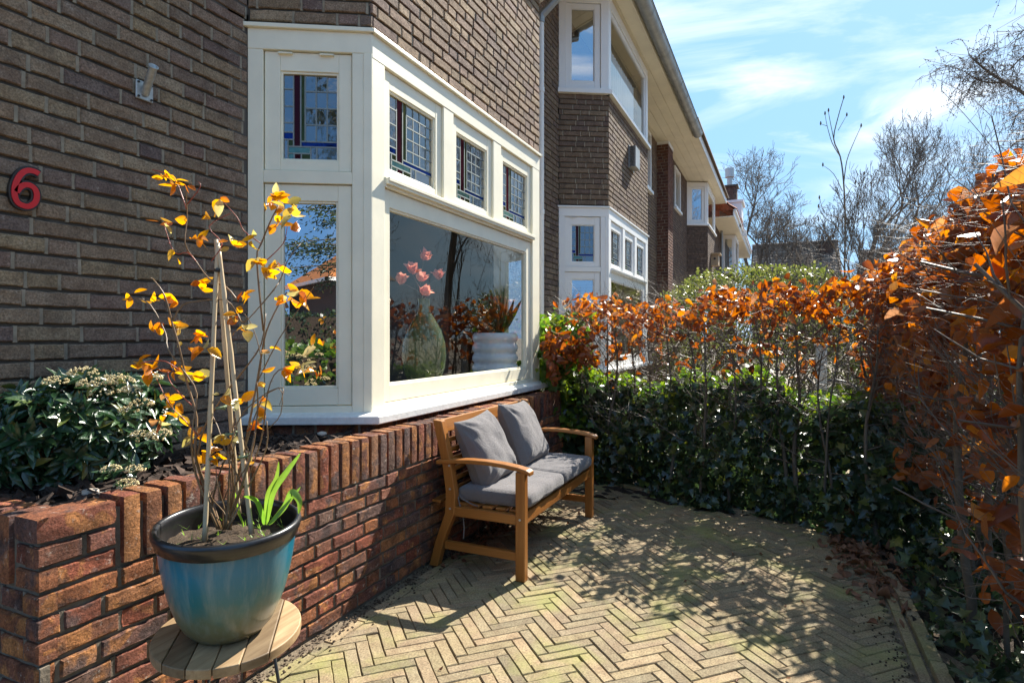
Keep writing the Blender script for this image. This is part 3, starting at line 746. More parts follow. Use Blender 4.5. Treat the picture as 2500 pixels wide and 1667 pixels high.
rf.build('roof', M['tile_red'], h2)
rm = MB()
rm.box((6.5, 6.2, 0), (13.1, 6.3, 5.4)); rm.box((6.5, 2.62, -.02), (13.1, 6.2, .02)); rm.box((6.5, 2.5, 2.86), (13.1, 6.2, 2.9)); rm.box((7.3, 2.05, 2.858), (9.45, 2.5, 2.895)); rm.box((13.1, 2.62, 0), (13.18, 6.3, 5.4)); rm.box((7.3, 2.05, 4.17), (9.45, 2.6, 4.2))
rm.build('interior_wall', M['interior'], h2)
cu = MB()
n = 80
for (pl, s0, s1, z0, z1) in ((B, .14, 1.9, 4.30, 5.05),):
    vs = []; 
    for i in range(n+1):
        s = s0+(s1-s0)*i/n; d = -.13 + .012*math.sin(i*1.3)
        vs += [pl(s, z0, d), pl(s, z1, d)]
    cu.add(vs, [(2*i, 2*i+2, 2*i+3, 2*i+1) for i in range(n)])
cu.build('curtain', M['curtain'], h2, smooth=True)
# ventilation box on the bay
vb = MB(); pbox(vb, B, 1.03, 1.34, 3.60, 3.92, 0, .012); pbox(vb, B, 1.05, 1.32, 3.62, 3.90, .08, .10)
for i in range(9):
    z = 3.62 + i*.035; pbox(vb, B, 1.045, 1.325, z-.003, z+.003, .008, .092)
for i in range(5):
    for s in (1.047, 1.318): pbox(vb, B, s, s+.006, 3.62, 3.90, .012+i*.017, .017+i*.017)
vb.build('vent_grille', M['zinc'], h2)

# ------------------------------------------------------------------ third house
def simple_house(label, X0, Xe, zs, ys, bayX, pier=None, w=2.1):
    h = thing('brick_house', label, 'house', (bayX, 3, 0))
    mb = MB(); FM = [M['brick_far'], M['mortar_dark'], M['mortar_dark']]
    fr = Pl(0, 2.493, 1, 0, 0, -1)
    holes = [(15.5, 16.4, 4.55, 5.6)] if bayX < 18 else []
    brick_wall(mb, fr, X0, bayX, 0, zs, holes=holes, vj=False)
    brick_wall(mb, fr, bayX+w+.62, Xe, 0, zs, vj=False)
    (A, B, Cc), ln, dx = bay_planes(bayX, w)
    for pl, L in ((A, ln), (B, w), (Cc, ln)): brick_wall(mb, pl, 0, L, 2.866, 4.45, vj=False)
    mb.build('wall', FM, h)
    bay_upper(h, bayX, M['white2'], 4.5, zs-.02, w=w)
    wf = MB()
    if holes:
        frame_ring(wf, fr, 15.5, 16.4, 4.55, 5.6, .07, .07, .07, .07, -.08, .03); pbox(wf, fr, 15.45, 16.45, 4.49, 4.55, -.05, .07); wf.build('window_frame', M['white2'], h)
        wf = MB(); wf.add([fr(15.57,4.6,-.03),fr(16.33,4.6,-.03),fr(16.33,5.53,-.03),fr(15.57,5.53,-.03)], [(0,1,2,3)]); wf.build('pane', M['glass'], h)
    rm = MB(); rm.box((X0+.1, 6.2, 0), (Xe-.1, 6.3, zs-.1)); rm.box((X0, 2.62, 0), (X0+.08, 6.3, zs-.1)); rm.box((Xe-.08, 2.62, 0), (Xe, 6.3, zs-.1)); rm.build('interior_wall', M['interior'], h)
    return h, fr
h3, fr3 = simple_house('third brick house with cream boarded eaves beyond the red pier', 13.42, 21.3, 5.72, 1.75, 17.75)
soffit(h3, 13.25, 21.35, 5.74, 1.72, 2.6, M['soffit'], fascia=M['white2'])
rf = MB(); rf.add([(13.25,1.62,5.93),(21.4,1.62,5.93),(21.4,5.2,8.4),(13.25,5.2,8.4),(13.25,8.6,5.8),(21.4,8.6,5.8),(13.25,1.62,5.9),(21.4,1.62,5.9)], [(0,1,2,3),(3,2,5,4),(1,5,2),(4,0,3),(6,7,1,0)]); rf.build('roof', M['tile_brown'], h3)
mb = MB(); FMp = [M['brick_pier'], M['mortar'], M['mortar']]
brick_wall(mb, Pl(13.2, 2.75, 0, -1, -1, 0), 0, .50, 0, 5.44, ends=(0, .013), L=.21, joint=.012); brick_wall(mb, Pl(13.2, 2.25, 1, 0, 0, -1), 0, .62, 0, 5.44, ends=(.013, 0), L=.21, joint=.012)
mb.build('party_pier', FMp, h3)
mb = MB(); mb.box((13.2, 2.24, 5.44), (13.84, 2.6, 5.51)); mb.build('pier_cap', M['white2'], h3)

# ------------------------------------------------------------------ fourth house, far end of the row
h4 = thing('brick_house', 'far house at the end of the row with red pantile roof and tall chimney', 'house', (25, 3, 0))
mb = MB(); FM = [M['brick_far'], M['mortar_dark'], M['mortar_dark']]
brick_wall(mb, Pl(0, 2.2, 1, 0, 0, -1), 21.4, 33, 0, 5.3, vj=False, holes=[])
brick_wall(mb, Pl(25.2, 2.2, 0, -1, -1, 0), 0, .5, 0, 4.0, vj=False)
mb.build('wall', FM, h4)
mb = MB(); mb.box((21.5, 1.5, 5.3), (33.2, 2.3, 5.34)); mb.build('soffit', M['soffit'], h4)
mb = MB(); mb.box((21.5, 1.46, 5.32), (33.2, 1.50, 5.52)); mb.box((21.5, 1.40, 5.50), (33.2, 1.50, 5.56)); mb.box((25.9,1.30,5.30),(26.1,1.46,5.55)); mb.build('gutter', M['white2'], h4)
mb = MB(); roof_tiles(mb, (21.6, 1.42, 5.56), (1,0,0), (0,.78,.62), 36, 5, .32, .34, (0,-.62,.78)); mb.build('roof', M['tile_red'], h4)
mb = MB(); mb.add([(21.5,1.45,5.54),(33.2,1.45,5.54),(33.2,3.0,6.75),(21.5,3.0,6.75),(33.2,6,5.5),(21.5,6,5.5)], [(0,1,2,3),(3,2,4,5),(0,3,5),(1,4,2)]); mb.build('roof_underlay', M['tile_red'], h4)
mb = MB()
wl = Pl(25.2, 2.16, 0, -1, -1, 0)
for (s0, s1) in ((.02, .44),): frame_ring(mb, wl, s0, s1, 3.75, 5.28, .08, .08, .1, .16, -.05, .04)
wl2 = Pl(25.2, 1.70, 1, 0, 0, -1)
frame_ring(mb, wl2, 0, 1.8, 3.75, 5.28, .08, .08, .1, .16, -.05, .04); pbox(mb, wl2, -.1, 1.9, 3.68, 3.75, -.1, .08)
mb.build('window_frame', M['white2'], h4)
mb = MB(); mb.add([wl(.1,3.85,0),wl(.36,3.85,0),wl(.36,5.12,0),wl(.1,5.12,0)], [(0,1,2,3)]); mb.add([wl2(.08,3.85,0),wl2(1.72,3.85,0),wl2(1.72,5.12,0),wl2(.08,5.12,0)], [(0,1,2,3)]); mb.build('pane', M['glass_side'], h4)
mb = MB(); mb.tube([(24.2, 2.1, 0), (24.2, 2.1, 5.3)], .05, 10); mb.build('downpipe', M['zinc'], h4)
c = atX(1676, 440, 24.5); 
mb = MB(); zc0, zc1 = 5.9, atX(1676, 432, 24.5).z
yc = c.y
for pl, L in ((Pl(24.3, yc+.27, 0, -1, -1, 0), .54), (Pl(24.3, yc-.27, 1, 0, 0, -1), .5)): brick_wall(mb, pl, 0, L, zc0, zc1, vj=False)
mb.box((24.25, yc-.32, zc1), (24.9, yc+.32, zc1+.07), 1)
cho = mb.build('chimney', [M['brick_far'], M['mortar_dark'], M['mortar_dark']], h4)
mb = MB(); zt = atX(1674, 388, 24.5).z; mb.tube([(24.5, yc, zc1+.07), (24.5, yc, zt-.3)], .10, 12); mb.tube([(24.5, yc, zt-.34), (24.5, yc, zt)], .17, 12); mb.build('flue_pipe', M['galv'], h4)
mb = MB(); mb.box((24.2, yc-.45, 5.75), (25.3, yc+.35, 6.35)); mb.box((24.15, yc-.52, 6.35), (25.4, yc+.42, 6.44)); mb.build('dormer', M['white2'], h4)
# nest box / lamp on the corner of the third house
nb = thing('nest_box', 'small wooden nest box with flat lid on the corner of the third house', 'nest box', (18.6, 1.85, 3.7))
mb = MB(); q = atY(1640, 590, 1.88); mb.box((q.x-.2, 1.74, q.z-.28), (q.x+.2, 1.945, q.z+.05)); mb.tube([(q.x-.2,1.84,q.z-.08),(q.x-.215,1.84,q.z-.08)], .035, 10, 1); mb.build('box', [M['stoolwood'], M['black']], nb)
mb = MB(); mb.box((q.x-.28, 1.68, q.z+.05), (q.x+.28, 1.945, q.z+.09)); mb.build('lid', M['stoolwood'], nb)

# ------------------------------------------------------------------ ground, patio, kerb
def sheet(name, x0, x1, y0, y1, z, mat, nx=1, ny=1, jit=0):
    xs = np.linspace(x0, x1, nx+1); ys = np.linspace(y0, y1, ny+1)
    V = np.array([(x, y, z + (RNG.normal(0, jit) if jit else 0)) for y in ys for x in xs])
    F = np.array([(j*(nx+1)+i, j*(nx+1)+i+1, (j+1)*(nx+1)+i+1, (j+1)*(nx+1)+i) for j in range(ny) for i in range(nx)])
    return tag(np_mesh(name, V, F, mat, smooth=jit > 0), kind='structure')
sheet('ground', -300, 300, -300, 300, -.035, M['grass'])
sheet('patio_bed', -3, 5.3, -.7, 1.8, -.011, M['sand'], 160, 50, .0015)
sheet('border_soil', .3, 5.9, -1.6, -.52, -.005, M['soil'], 90, 18, .012)
sheet('hedge_soil', 4.45, 5.9, -.55, 2.4, -.004, M['soil'], 30, 50, .012)

def edge_x(y):      # far edge of the paving, curving with the ivy
    return 5.15 - .75*max(0, min(1, (1.75-y)/1.3)) ** .8 - .42*max(0, min(1, (.25-y)/.75)) ** 2.2
def in_patio(x, y): return -2.5 < x < edge_x(y) + .05 and -.44 < y < 1.64
pv = MB()
W = .0505; c45 = math.sqrt(.5)
def toW(p, q): return (2.05 + (p + q)*c45*W, .55 + (q - p)*c45*W)      # p runs along (1,-1), q along (1,1)
def paver(p0, q0, p1, q1, top=True):
    cx, cy = toW((p0+p1)/2, (q0+q1)/2)
    if not in_patio(cx, cy): return
    g = .022 + random.uniform(0, .02); e = .05
    dz = random.gauss(0, .0012); tx, ty = random.gauss(0, .0010), random.gauss(0, .0010)
    p0 += g; q0 += g; p1 -= g; q1 -= g
    ja = lambda: random.gauss(0, .014)
    co = [(p0, q0), (p1, q0), (p1, q1), (p0, q1)]
    # a few extra points along long sides for chipped, uneven edges
    pts = []
    for a in range(4):
        A_, B_ = co[a], co[(a+1) % 4]; L = abs(A_[0]-B_[0])+abs(A_[1]-B_[1]); k = 4 if L > 2 else 2
        for i in range(k): pts.append((A_[0]+(B_[0]-A_[0])*i/k + ja(), A_[1]+(B_[1]-A_[1])*i/k + ja()))
    mx_, my_ = (p0+p1)/2, (q0+q1)/2; n = len(pts)
    lim = lambda q: (min(q[0], edge_x(q[1])+.09), max(-.448, min(1.655, q[1])))
    ring = lambda sh, z: [(*lim(toW(mx_+(x-mx_)*(1-sh/(p1-p0)*2), my_+(y-my_)*(1-sh/(q1-q0)*2))), z + dz + tx*(x-mx_)/2 + ty*(y-my_)/2) for x, y in pts]
    a, b, c_ = ring(.055, 0), ring(0, -.0035), ring(0, -.03)
    vs = a + b + c_
    fs = [tuple(range(n))] + [(r*n+i, (r+1)*n+i, (r+1)*n+(i+1) % n, r*n+(i+1) % n) for r in range(2) for i in range(n)]
    pv.add(vs, [f for f in fs])
R_ = 75
for n_ in range(-R_, R_):
    for m_ in range(-12, 13):
        x0 = n_ + 8*m_
        if abs(x0) < 90:
            paver(x0, n_, x0+4, n_+1)
            paver(n_, n_-7+8*m_, n_+1, n_-3+8*m_)
def straight(x0, y0, x1, y1):
    e = .0025; dz = random.gauss(0, .0015)
    a = [(x0+e+.002, y0+e+.002, dz), (x1-e-.002, y0+e+.002, dz), (x1-e-.002, y1-e-.002, dz), (x0+e+.002, y1-e-.002, dz)]
    b = [(x0+e, y0+e, dz-.004), (x1-e, y0+e, dz-.004), (x1-e, y1-e, dz-.004), (x0+e, y1-e, dz-.004)]
    c_ = [(x, y, -.03) for x, y, z in b]
    pv.add(a+b+c_, [(0,1,2,3)] + [(r*4+i, (r+1)*4+i, (r+1)*4+(i+1) % 4, r*4+(i+1) % 4) for r in range(2) for i in range(4)])
x = -2.4
while x < 4.7:
    w = random.choice((.2, .2, .1)); straight(x, 1.660+random.uniform(-.001,.001), x+w, 1.715); x += w
x = -2.4
while x < 3.4: straight(x, -.50, x+.205, -.455); x += .207
po = pv.build('patio', M['paver']); tag(po, kind='structure')
kb = MB()
kpath = [(-2, -.53), (3.3, -.535), (3.62, -.50)] + [(edge_x(y)+.13, y) for y in (-.40, -.25, 0, .3, .6, .9, 1.2, 1.5, 1.78)]
# walk the path placing edging bricks
pts = [Vector((a, b, 0)) for a, b in kpath]; seglen = [(pts[i+1]-pts[i]).length for i in range(len(pts)-1)]; tot = sum(seglen); d = 0
def along(d):
    for i, L in enumerate(seglen):
        if d <= L: return pts[i] + (pts[i+1]-pts[i])*(d/L), (pts[i+1]-pts[i]).normalized()
        d -= L
    return pts[-1], (pts[-1]-pts[-2]).normalized()
while d < tot - .2:
    p, t_ = along(d + .1); n_ = Vector((t_.y, -t_.x, 0)); h = .018 + random.uniform(-.006, .006); e = random.uniform(-.004, .004)
    def tf(x, y, z): q = p + t_*x + n_*(y+e); return (q.x, q.y, z)
    kb.box((-.099, -.025, -.03), (.099, .025, h), tf=tf); d += .205
o = kb.build('kerb', M['paver'], bevel=.004); tag(o, kind='structure')

# ------------------------------------------------------------------ planter wall
gw = thing('planter_wall', 'low red and purple brick planter wall with upright coping bricks behind the bench', 'wall', (.9, 1.77, 0))
GX, GY, GT = .90, 1.773, .775
mb = MB(); gp = Pl(GX, GY, 1, 0, 0, -1); GM = [M['brick_wall'], M['mortar_garden'], M['mortar_garden']]
brick_wall(mb, gp, 0, 4.1, 0, GT-.205, ends=(.013, 0), rough=1.25, course=.064, L=.215, bond='flem', joint=.013)
brick_wall(mb, gp, 0, .205, GT-.205, GT-.205+.128, ends=(.013, 0), rough=1.25, course=.064, L=.41, bond='flem', joint=.013)
brick_wall(mb, Pl(GX, GY+.72, 0, -1, -1, 0), 0, .72, 0, GT-.205, ends=(0, .013), rough=1.2, course=.064, L=.215, bond='flem', joint=.013)
brick_wall(mb, Pl(GX, GY+.10, 0, -1, -1, 0), 0, .10, GT-.205, GT-.077, ends=(0, .013), rough=1.2, course=.064, L=.215, bond='flem', joint=.013)
mb.box((GX+.012, GY+.012, -.05), (GX+4.1, GY+.10, GT-.03), 1); mb.box((GX+.012, GY+.1, -.05), (GX+.11, GY+.72, GT-.03), 1)
mb.build('brickwork', GM, gw)
# coping: each upright brick a rounded rough block
cp = MB()
def cope(x0, x1, y0, y1, z0, z1, cut=6):
    nx = max(2, int((x1-x0)/.02)); ny = max(3, int((y1-y0)/.025)); nz = max(3, int((z1-z0)/.03))
    cx, cy, cz = (x0+x1)/2, (y0+y1)/2, (z0+z1)/2; hx, hy, hz = (x1-x0)/2, (y1-y0)/2, (z1-z0)/2
    seed = random.uniform(0, 99)
    from mathutils import noise as mn
    def P(a, b, c):      # a,b,c in -1..1
        p = Vector((cx+a*hx, cy+b*hy, cz+c*hz)); r = .011
        q = Vector((max(cx-hx+r, min(cx+hx-r, p.x)), max(cy-hy+r, min(cy+hy-r, p.y)), max(cz-hz+r, min(cz+hz-r, p.z))))
        dlt = p - q
        if dlt.length > 1e-6: p = q + dlt.normalized()*min(dlt.length, r)
        w = mn.noise(p*38 + Vector((seed,0,0)))*.0028 + mn.noise(p*95 + Vector((seed,0,0)))*.0016
        return p + (p - Vector((cx, cy, cz))).normalized()*w
    def grid(f, na, nb):
        vs = [f(-1+2*i/na, -1+2*j/nb) for j in range(nb+1) for i in range(na+1)]
        cp.add(vs, [(j*(na+1)+i, j*(na+1)+i+1, (j+1)*(na+1)+i+1, (j+1)*(na+1)+i) for j in range(nb) for i in range(na)])
    grid(lambda a, b: P(a, -1, b), nx, nz); grid(lambda a, b: P(a, b, 1), nx, ny)
    grid(lambda a, b: P(-1, -b, a*-1) if False else P(-1, -a, b), ny, nz); grid(lambda a, b: P(1, a, b), ny, nz); grid(lambda a, b: P(-a, 1, b), nx, nz)
cope(GX-.004, GX+.205, GY-.006, GY+.105, GT-.073, GT-.004)
x = GX + .222
while x < GX + 4.05:
    w = .055 + random.uniform(-.003, .003); zj = random.gauss(0, .003)
    cope(x, x+w, GY-.004+random.gauss(0,.002), GY+.12, GT-.2, GT+zj); x += w + .0135
y = GY + .125
while y < GY + .7: 
    cope(GX-.004, GX+.11, y, y+.055, GT-.2, GT-.01); y += .069
cpo = cp.build('coping', M['brick_wall'], gw, smooth=True)
# soil in the planter
nx, ny = 160, 24
V = []; 
from mathutils import noise as mn
for j in range(ny+1):
    for i in range(nx+1):
        x = GX+.1 + (4.0)*i/nx; y = GY+.09 + (.64)*j/ny
        V.append((x, y, .715 + .02*(j/ny) + .012*mn.noise(Vector((x*9, y*9, 0))) + .006*mn.noise(Vector((x*40, y*40, 3)))))
F = [(j*(nx+1)+i, j*(nx+1)+i+1, (j+1)*(nx+1)+i+1, (j+1)*(nx+1)+i) for j in range(ny) for i in range(nx)]
tag(np_mesh('planter_soil', np.array(V), np.array(F), M['soil'], smooth=True), kind='structure')
mb = MB()
for i in range(900):
    x = random.uniform(GX+.12, 2.9); y = random.uniform(GY+.12, 2.46)
    if y > 2.40 - max(0, (x-2.2))*1.7: continue
    L, w, t_ = random.uniform(.012, .045), random.uniform(.006, .016), random.uniform(.002, .006)
    Rm = Euler((random.gauss(0,.35), random.gauss(0,.35), random.uniform(0,6.3))).to_matrix(); c = Vector((x, y, .738 + random.uniform(0, .014)))
    def tf(a, b, d): return c + Rm @ Vector((a*(1+.2*b/w), b, d))
    mb.box((-L, -w, -t_), (L, w, t_), tf=tf)
tag(mb.build('bark_mulch', M['bark']), 'dark bark chip mulch covering the planter soil', 'mulch', kind='stuff')
def pebble(c, r, label, seed):
    mb = MB(); n, m_ = 10, 7; vs = []
    for j in range(m_+1):
        for i in range(n):
            a, b = 2*math.pi*i/n, math.pi*j/m_; p = Vector((math.cos(a)*math.sin(b)*1.3, math.sin(a)*math.sin(b), math.cos(b)*.55))
            p *= r*(1 + .22*mn.noise(p*1.5 + Vector((seed, 0, 0)))); vs.append(p + Vector(c))
    mb.add(vs, [(j*n+i, j*n+(i+1) % n, (j+1)*n+(i+1) % n, (j+1)*n+i) for j in range(m_) for i in range(n)])
    tag(mb.build('stone', M['stone'], smooth=True), label, 'stone', 'stones lying in the planter')
p_ = ground_at(740, 1003, .75); pebble((p_.x, p_.y, .765), .022, 'pale grey stone on the soil below the bay window', 3)
p_ = ground_at(204, 1128, .75); pebble((p_.x, p_.y, .745), .026, 'flat beige stone in front of the viburnum, nearer the wall corner', 7)
p_ = ground_at(232, 1134, .75); pebble((p_.x, p_.y, .745), .022, 'smaller brownish stone just right of the flat beige one', 11)

# ------------------------------------------------------------------ house number and pole holder
def on_front(x, y, d=0): return atY(x, y, 2.493 - d)
hn = thing('house_number', 'red house number six with black outline on the brown brick wall', 'house number', tuple(on_front(50, 437)))
path6 = [(84,402),(74,396),(58,393),(44,399),(33,414),(27,433),(27,450),(33,465),(45,473),(60,475),(73,467),(78,453),(75,438),(64,428),(51,426),(39,432),(30,444)]
def smooth_path(p, k=5):
    out = []
    for i in range(len(p)-1):
        p0, p1, p2, p3 = p[max(i-1, 0)], p[i], p[i+1], p[min(i+2, len(p)-1)]
        for j in range(k):
            t_ = j/k
            out.append(tuple(.5*((2*b) + (-a+c_)*t_ + (2*a-5*b+4*c_-d)*t_*t_ + (-a+3*b-3*c_+d)*t_**3) for a, b, c_, d in zip(p0, p1, p2, p3)))
    out.append(p[-1]); return out
w6 = [on_front(*p) for p in smooth_path(path6, 5)]
def strip(mb, pts, w, d0, d1, mi=0, chamfer=0):
    n = len(pts); L = []; R = []
    for i, p in enumerate(pts):
        t_ = (pts[min(i+1, n-1)] - pts[max(i-1, 0)]).normalized(); nn = Vector((-t_.z, 0, t_.x))
        L.append(p + nn*w); R.append(p - nn*w)
    vs = []
    for i in range(n):
        vs += [L[i]+Vector((0,-d0,0)), L[i]+Vector((0,-d1,0)), R[i]+Vector((0,-d1,0)), R[i]+Vector((0,-d0,0))]
    fs = []
    for i in range(n-1):
        a = i*4; b = a+4
        for k in range(4): fs.append((a+k, a+(k+1) % 4, b+(k+1) % 4, b+k))
    fs += [(0,1,2,3), ((n-1)*4+3, (n-1)*4+2, (n-1)*4+1, (n-1)*4)]
    mb.add(vs, fs, mi)
mb = MB(); strip(mb, w6, .0160, .002, .016); mb.build('outline', M['rim'], hn)
mb = MB(); strip(mb, w6[1:-1], .0092, .016, .020); mb.build('numeral', M['red'], hn)

fb = thing('flagpole_holder', 'galvanised steel pole holder with square plate on the brick wall above the number', 'pole holder', tuple(on_front(328, 215)))
mb = MB()
c0 = on_front(328, 211)
hw, hh = .038, .040
mb.box((c0.x-hw, 2.479, c0.z-hh), (c0.x+hw, 2.488, c0.z+hh)); mb.build('plate', M['galv'], fb, bevel=.004)
for sx in (-1, 1):
    for sz in (-1, 1):
        x, z = c0.x+sx*.028, c0.z+sz*.030; mb = MB(); mb.tube([(x, 2.479, z), (x, 2.474, z)], .005, 8); mb.build('screw', M['black'], fb)
a = Vector((c0.x, 2.48, c0.z-.012)); b = atY(353, 152, 2.385)
dv = (b-a).normalized(); ref = dv.orthogonal().normalized(); bb = dv.cross(ref); mb = MB(); n = 24; vs = []
for (p, r) in ((a, .0165), (b, .0165), (b, .0195), (b-dv*.004, .0195), (b, .0135), (a, .0135)):
    vs += [p + (ref*math.cos(2*math.pi*k/n) + bb*math.sin(2*math.pi*k/n))*r for k in range(n)]
fs = []
for r0, r1 in ((0, 1), (3, 2), (2, 4), (4, 5)): fs += [(r0*n+k, r0*n+(k+1) % n, r1*n+(k+1) % n, r1*n+k) for k in range(n)]
mb.add(vs, fs); mb.build('socket', M['galv'], fb, smooth=True)

# ------------------------------------------------------------------ bench
bn = thing('garden_bench', 'two seat wooden garden bench with slatted back standing against the planter wall', 'bench', (3.35, 1.45, 0))
BX0, BX1, YF, YB = 2.765, 3.985, 1.185, 1.70
LW = .052
TEAK = M['teak']
def prism(mb, outline, x0, x1):
    """outline of (y,z) points extruded along x"""
    n = len(outline); vs = [(x0, y, z) for y, z in outline] + [(x1, y, z) for y, z in outline]
    mb.add(vs, [tuple(range(n))[::-1], tuple(n+i for i in range(n))] + [(i, (i+1) % n, n+(i+1) % n, n+i) for i in range(n)])
for xa in (BX0, BX1-.045):
    mb = MB(); mb.box((xa, YF, 0), (xa+.045, YF+LW, .556)); mb.build('leg', M['teak_z'], bn, bevel=.004)
    # rear leg: foot splayed back, bend at the seat, back post leaning
    fr_ = [(1.70, 0), (1.655, .16), (1.595, .30), (1.59, .40), (1.615, .56), (1.675, .79)]
    bk = [(1.73, .795), (1.668, .55), (1.648, .41), (1.652, .30), (1.712, .14), (1.752, 0)]
    mb = MB(); prism(mb, fr_+bk, xa, xa+.045); mb.build('leg', M['teak_z'], bn, bevel=.004)
    mb = MB(); mb.box((xa+.008, YF+LW, .10), (xa+.037, 1.66, .143)); mb.build('stretcher', TEAK, bn, bevel=.003)
    mb = MB(); mb.box((xa+.006, YF+LW, .285), (xa+.039, 1.60, .335)); mb.build('seat_rail', TEAK, bn, bevel=.003)
    # curved armrest, dropping at the front
    ys = [1.705, 1.60, 1.5, 1.4, 1.3, 1.22, 1.175, 1.155]; zs = [.578, .590, .597, .598, .592, .582, .572, .562]
    mb = MB(); n = len(ys); pts = list(zip(ys, zs)) + [(y, z-.022) for y, z in list(zip(ys, zs))[::-1]]
    prism(mb, pts, xa-.008, xa+.053); mb.build('armrest', TEAK, bn, bevel=.005)
    for (y, z) in ((1.625, .555), (1.62, .43), (1.62, .325), (YF+.026, .315)): mb = MB(); mb.tube([(xa, y, z), (xa-.003, y, z)], .006, 10); mb.build('screw_head', M['galv'], bn)
mb = MB(); mb.box((BX0+.045, YF+.012, .280), (BX1-.045, YF+.040, .338)); mb.build('front_rail', M['teak_x'], bn, bevel=.004)
mb = MB(); mb.box((BX0+.045, 1.60, .280), (BX1-.045, 1.628, .338)); mb.build('back_rail', M['teak_x'], bn, bevel=.003)
mb = MB()
for i in range(7):
    y = YF+.05 + i*.078; mb.box((BX0+.04, y, .335), (BX1-.04, y+.055, .350))
mb.build('seat_slat', M['teak_x'], bn, bevel=.003)
def back_y(z): return 1.60 + (1.675-1.60)*(z-.40)/.39 + .018
def bslat(z0, z1, nm):
    mb = MB(); ya, yb = back_y(z0), back_y(z1)
    x0, x1 = BX0+.045, BX1-.045
    vs = [(x0, ya, z0), (x1, ya, z0), (x1, ya+.02, z0), (x0, ya+.02, z0), (x0, yb, z1), (x1, yb, z1), (x1, yb+.02, z1), (x0, yb+.02, z1)]
    mb.add(vs, [(0,3,2,1),(4,5,6,7),(0,1,5,4),(1,2,6,5),(2,3,7,6),(3,0,4,7)]); mb.build(nm, M['teak_x'], bn, bevel=.003)
bslat(.722, .792, 'top_rail')
for k in range(6): bslat(.405+k*.052, .427+k*.052, 'back_slat')

def cushion(mb, c, hx, hy, hz, seed, bulge=.012, r=.03):
    n = 26
    def P(a, b, c_):
        p = Vector((a*hx, b*hy, c_*hz)); q = Vector((max(-hx+r, min(hx-r, p.x)), max(-hy+r, min(hy-r, p.y)), max(-hz+r, min(hz-r, p.z))))
        d = p-q
        if d.length > 1e-6: p = q + d.normalized()*min(d.length, r)
        p.z += bulge*(1-a*a)*(1-b*b)*(1 if c_ > 0 else -.2)*abs(c_)
        w = mn.noise(p*9 + Vector((seed, 0, 0)))*.006 + mn.noise(p*26 + Vector((seed, 5, 0)))*.0018
        p += Vector((a, b, c_)).normalized()*w
        return p + Vector(c)
    def grid(f, na, nb):
        vs = [f(-1+2*i/na, -1+2*j/nb) for j in range(nb+1) for i in range(na+1)]
        mb.add(vs, [(j*(na+1)+i, j*(na+1)+i+1, (j+1)*(na+1)+i+1, (j+1)*(na+1)+i) for j in range(nb) for i in range(na)])
    grid(lambda a, b: P(a, b, 1), n, n); grid(lambda a, b: P(a, -b, -1), n, n)
    grid(lambda a, b: P(a, -1, b), n, 8); grid(lambda a, b: P(-a, 1, b), n, 8); grid(lambda a, b: P(-1, -a, b), n, 8); grid(lambda a, b: P(1, a, b), n, 8)
for k, (xa, xb, lab) in enumerate(((BX0+.050, 3.372, 'charcoal grey seat cushion on the near half of the bench'), (3.378, BX1-.050, 'charcoal grey seat cushion on the far half of the bench, under branch shadows'))):
    st = thing('seat_cushion', lab, 'cushion', ((xa+xb)/2, 1.4, .38), 'seat cushions on the bench')
    mb = MB(); cushion(mb, ((xa+xb)/2, 1.395, .393), (xb-xa)/2, .215, .040, k*7+1)
    o = mb.build('pad', M['fabric'], st, smooth=True)
    if k == 0:
        mb = MB(); pts = [(xa+.0, 1.60, .40), (xa-.02, 1.585, .37), (xa-.03, 1.57, .34), (xa-.015, 1.56, .29), (xa-.02, 1.55, .22), (xa-.01, 1.56, .16)]
        mb.tube(pts, .0035, 5); mb.tube([(xa-.0, 1.6, .40), (xa-.02, 1.56, .375), (xa-.018, 1.5, .352), (xa-.02, 1.47, .348)], .0035, 5); mb.build('tie', M['fabric'], st)
def pillow(c, size, tilt_back, yaw, roll, seed, T=.085):
    mb = MB(); n = 40; R1 = (Matrix.Rotation(yaw, 3, 'Z') @ Matrix.Rotation(-tilt_back, 3, 'X') @ Matrix.Rotation(roll, 3, 'Y'))
    for sgn in (-1, 1):
        vs = []
        for j in range(n+1):
            for i in range(n+1):
                a, b = -1+2*i/n, -1+2*j/n
                pin = 1 - .07*(1-abs(a)**2)*abs(b)**3 ; pin2 = 1 - .07*(1-abs(b)**2)*abs(a)**3
                th = T*((1-a**4)*(1-b**4))**.55*(1+.18*(-b))
                x, z = a*size*pin2, b*size*pin
                w = mn.noise(Vector((a*2.2, b*2.2, seed)))*.012
                # tension folds running from the corners
                fold = 0
                for (ca_, cb_) in ((-1,-1),(1,-1),(-1,1),(1,1)):
                    dx_, dz_ = a-ca_, b-cb_; rr = math.hypot(dx_, dz_); an = math.atan2(dz_, dx_)
                    fold += .007*math.sin(an*11+seed*3)*math.exp(-((rr-.45)/.3)**2)
                y = sgn*(th + (w + fold)*min(1, th/.03))
                vs.append(Vector(c) + R1 @ Vector((x, y, z)))
        fs = [(j*(n+1)+i, j*(n+1)+i+1, (j+1)*(n+1)+i+1, (j+1)*(n+1)+i) for j in range(n) for i in range(n)]
        mb.add(vs, fs if sgn < 0 else [f[::-1] for f in fs])
    return mb
tag(pillow((3.06, 1.555, .603), .205, .44, -.03, -.07, 2.0).build('pillow', M['fabric'], smooth=True), 'charcoal grey square pillow leaning on the near half of the bench back', 'pillow', 'pillows on the bench')
tag(pillow((3.615, 1.56, .612), .215, .42, .04, .05, 5.3).build('pillow', M['fabric'], smooth=True), 'charcoal grey square pillow leaning on the far half of the bench back', 'pillow', 'pillows on the bench')

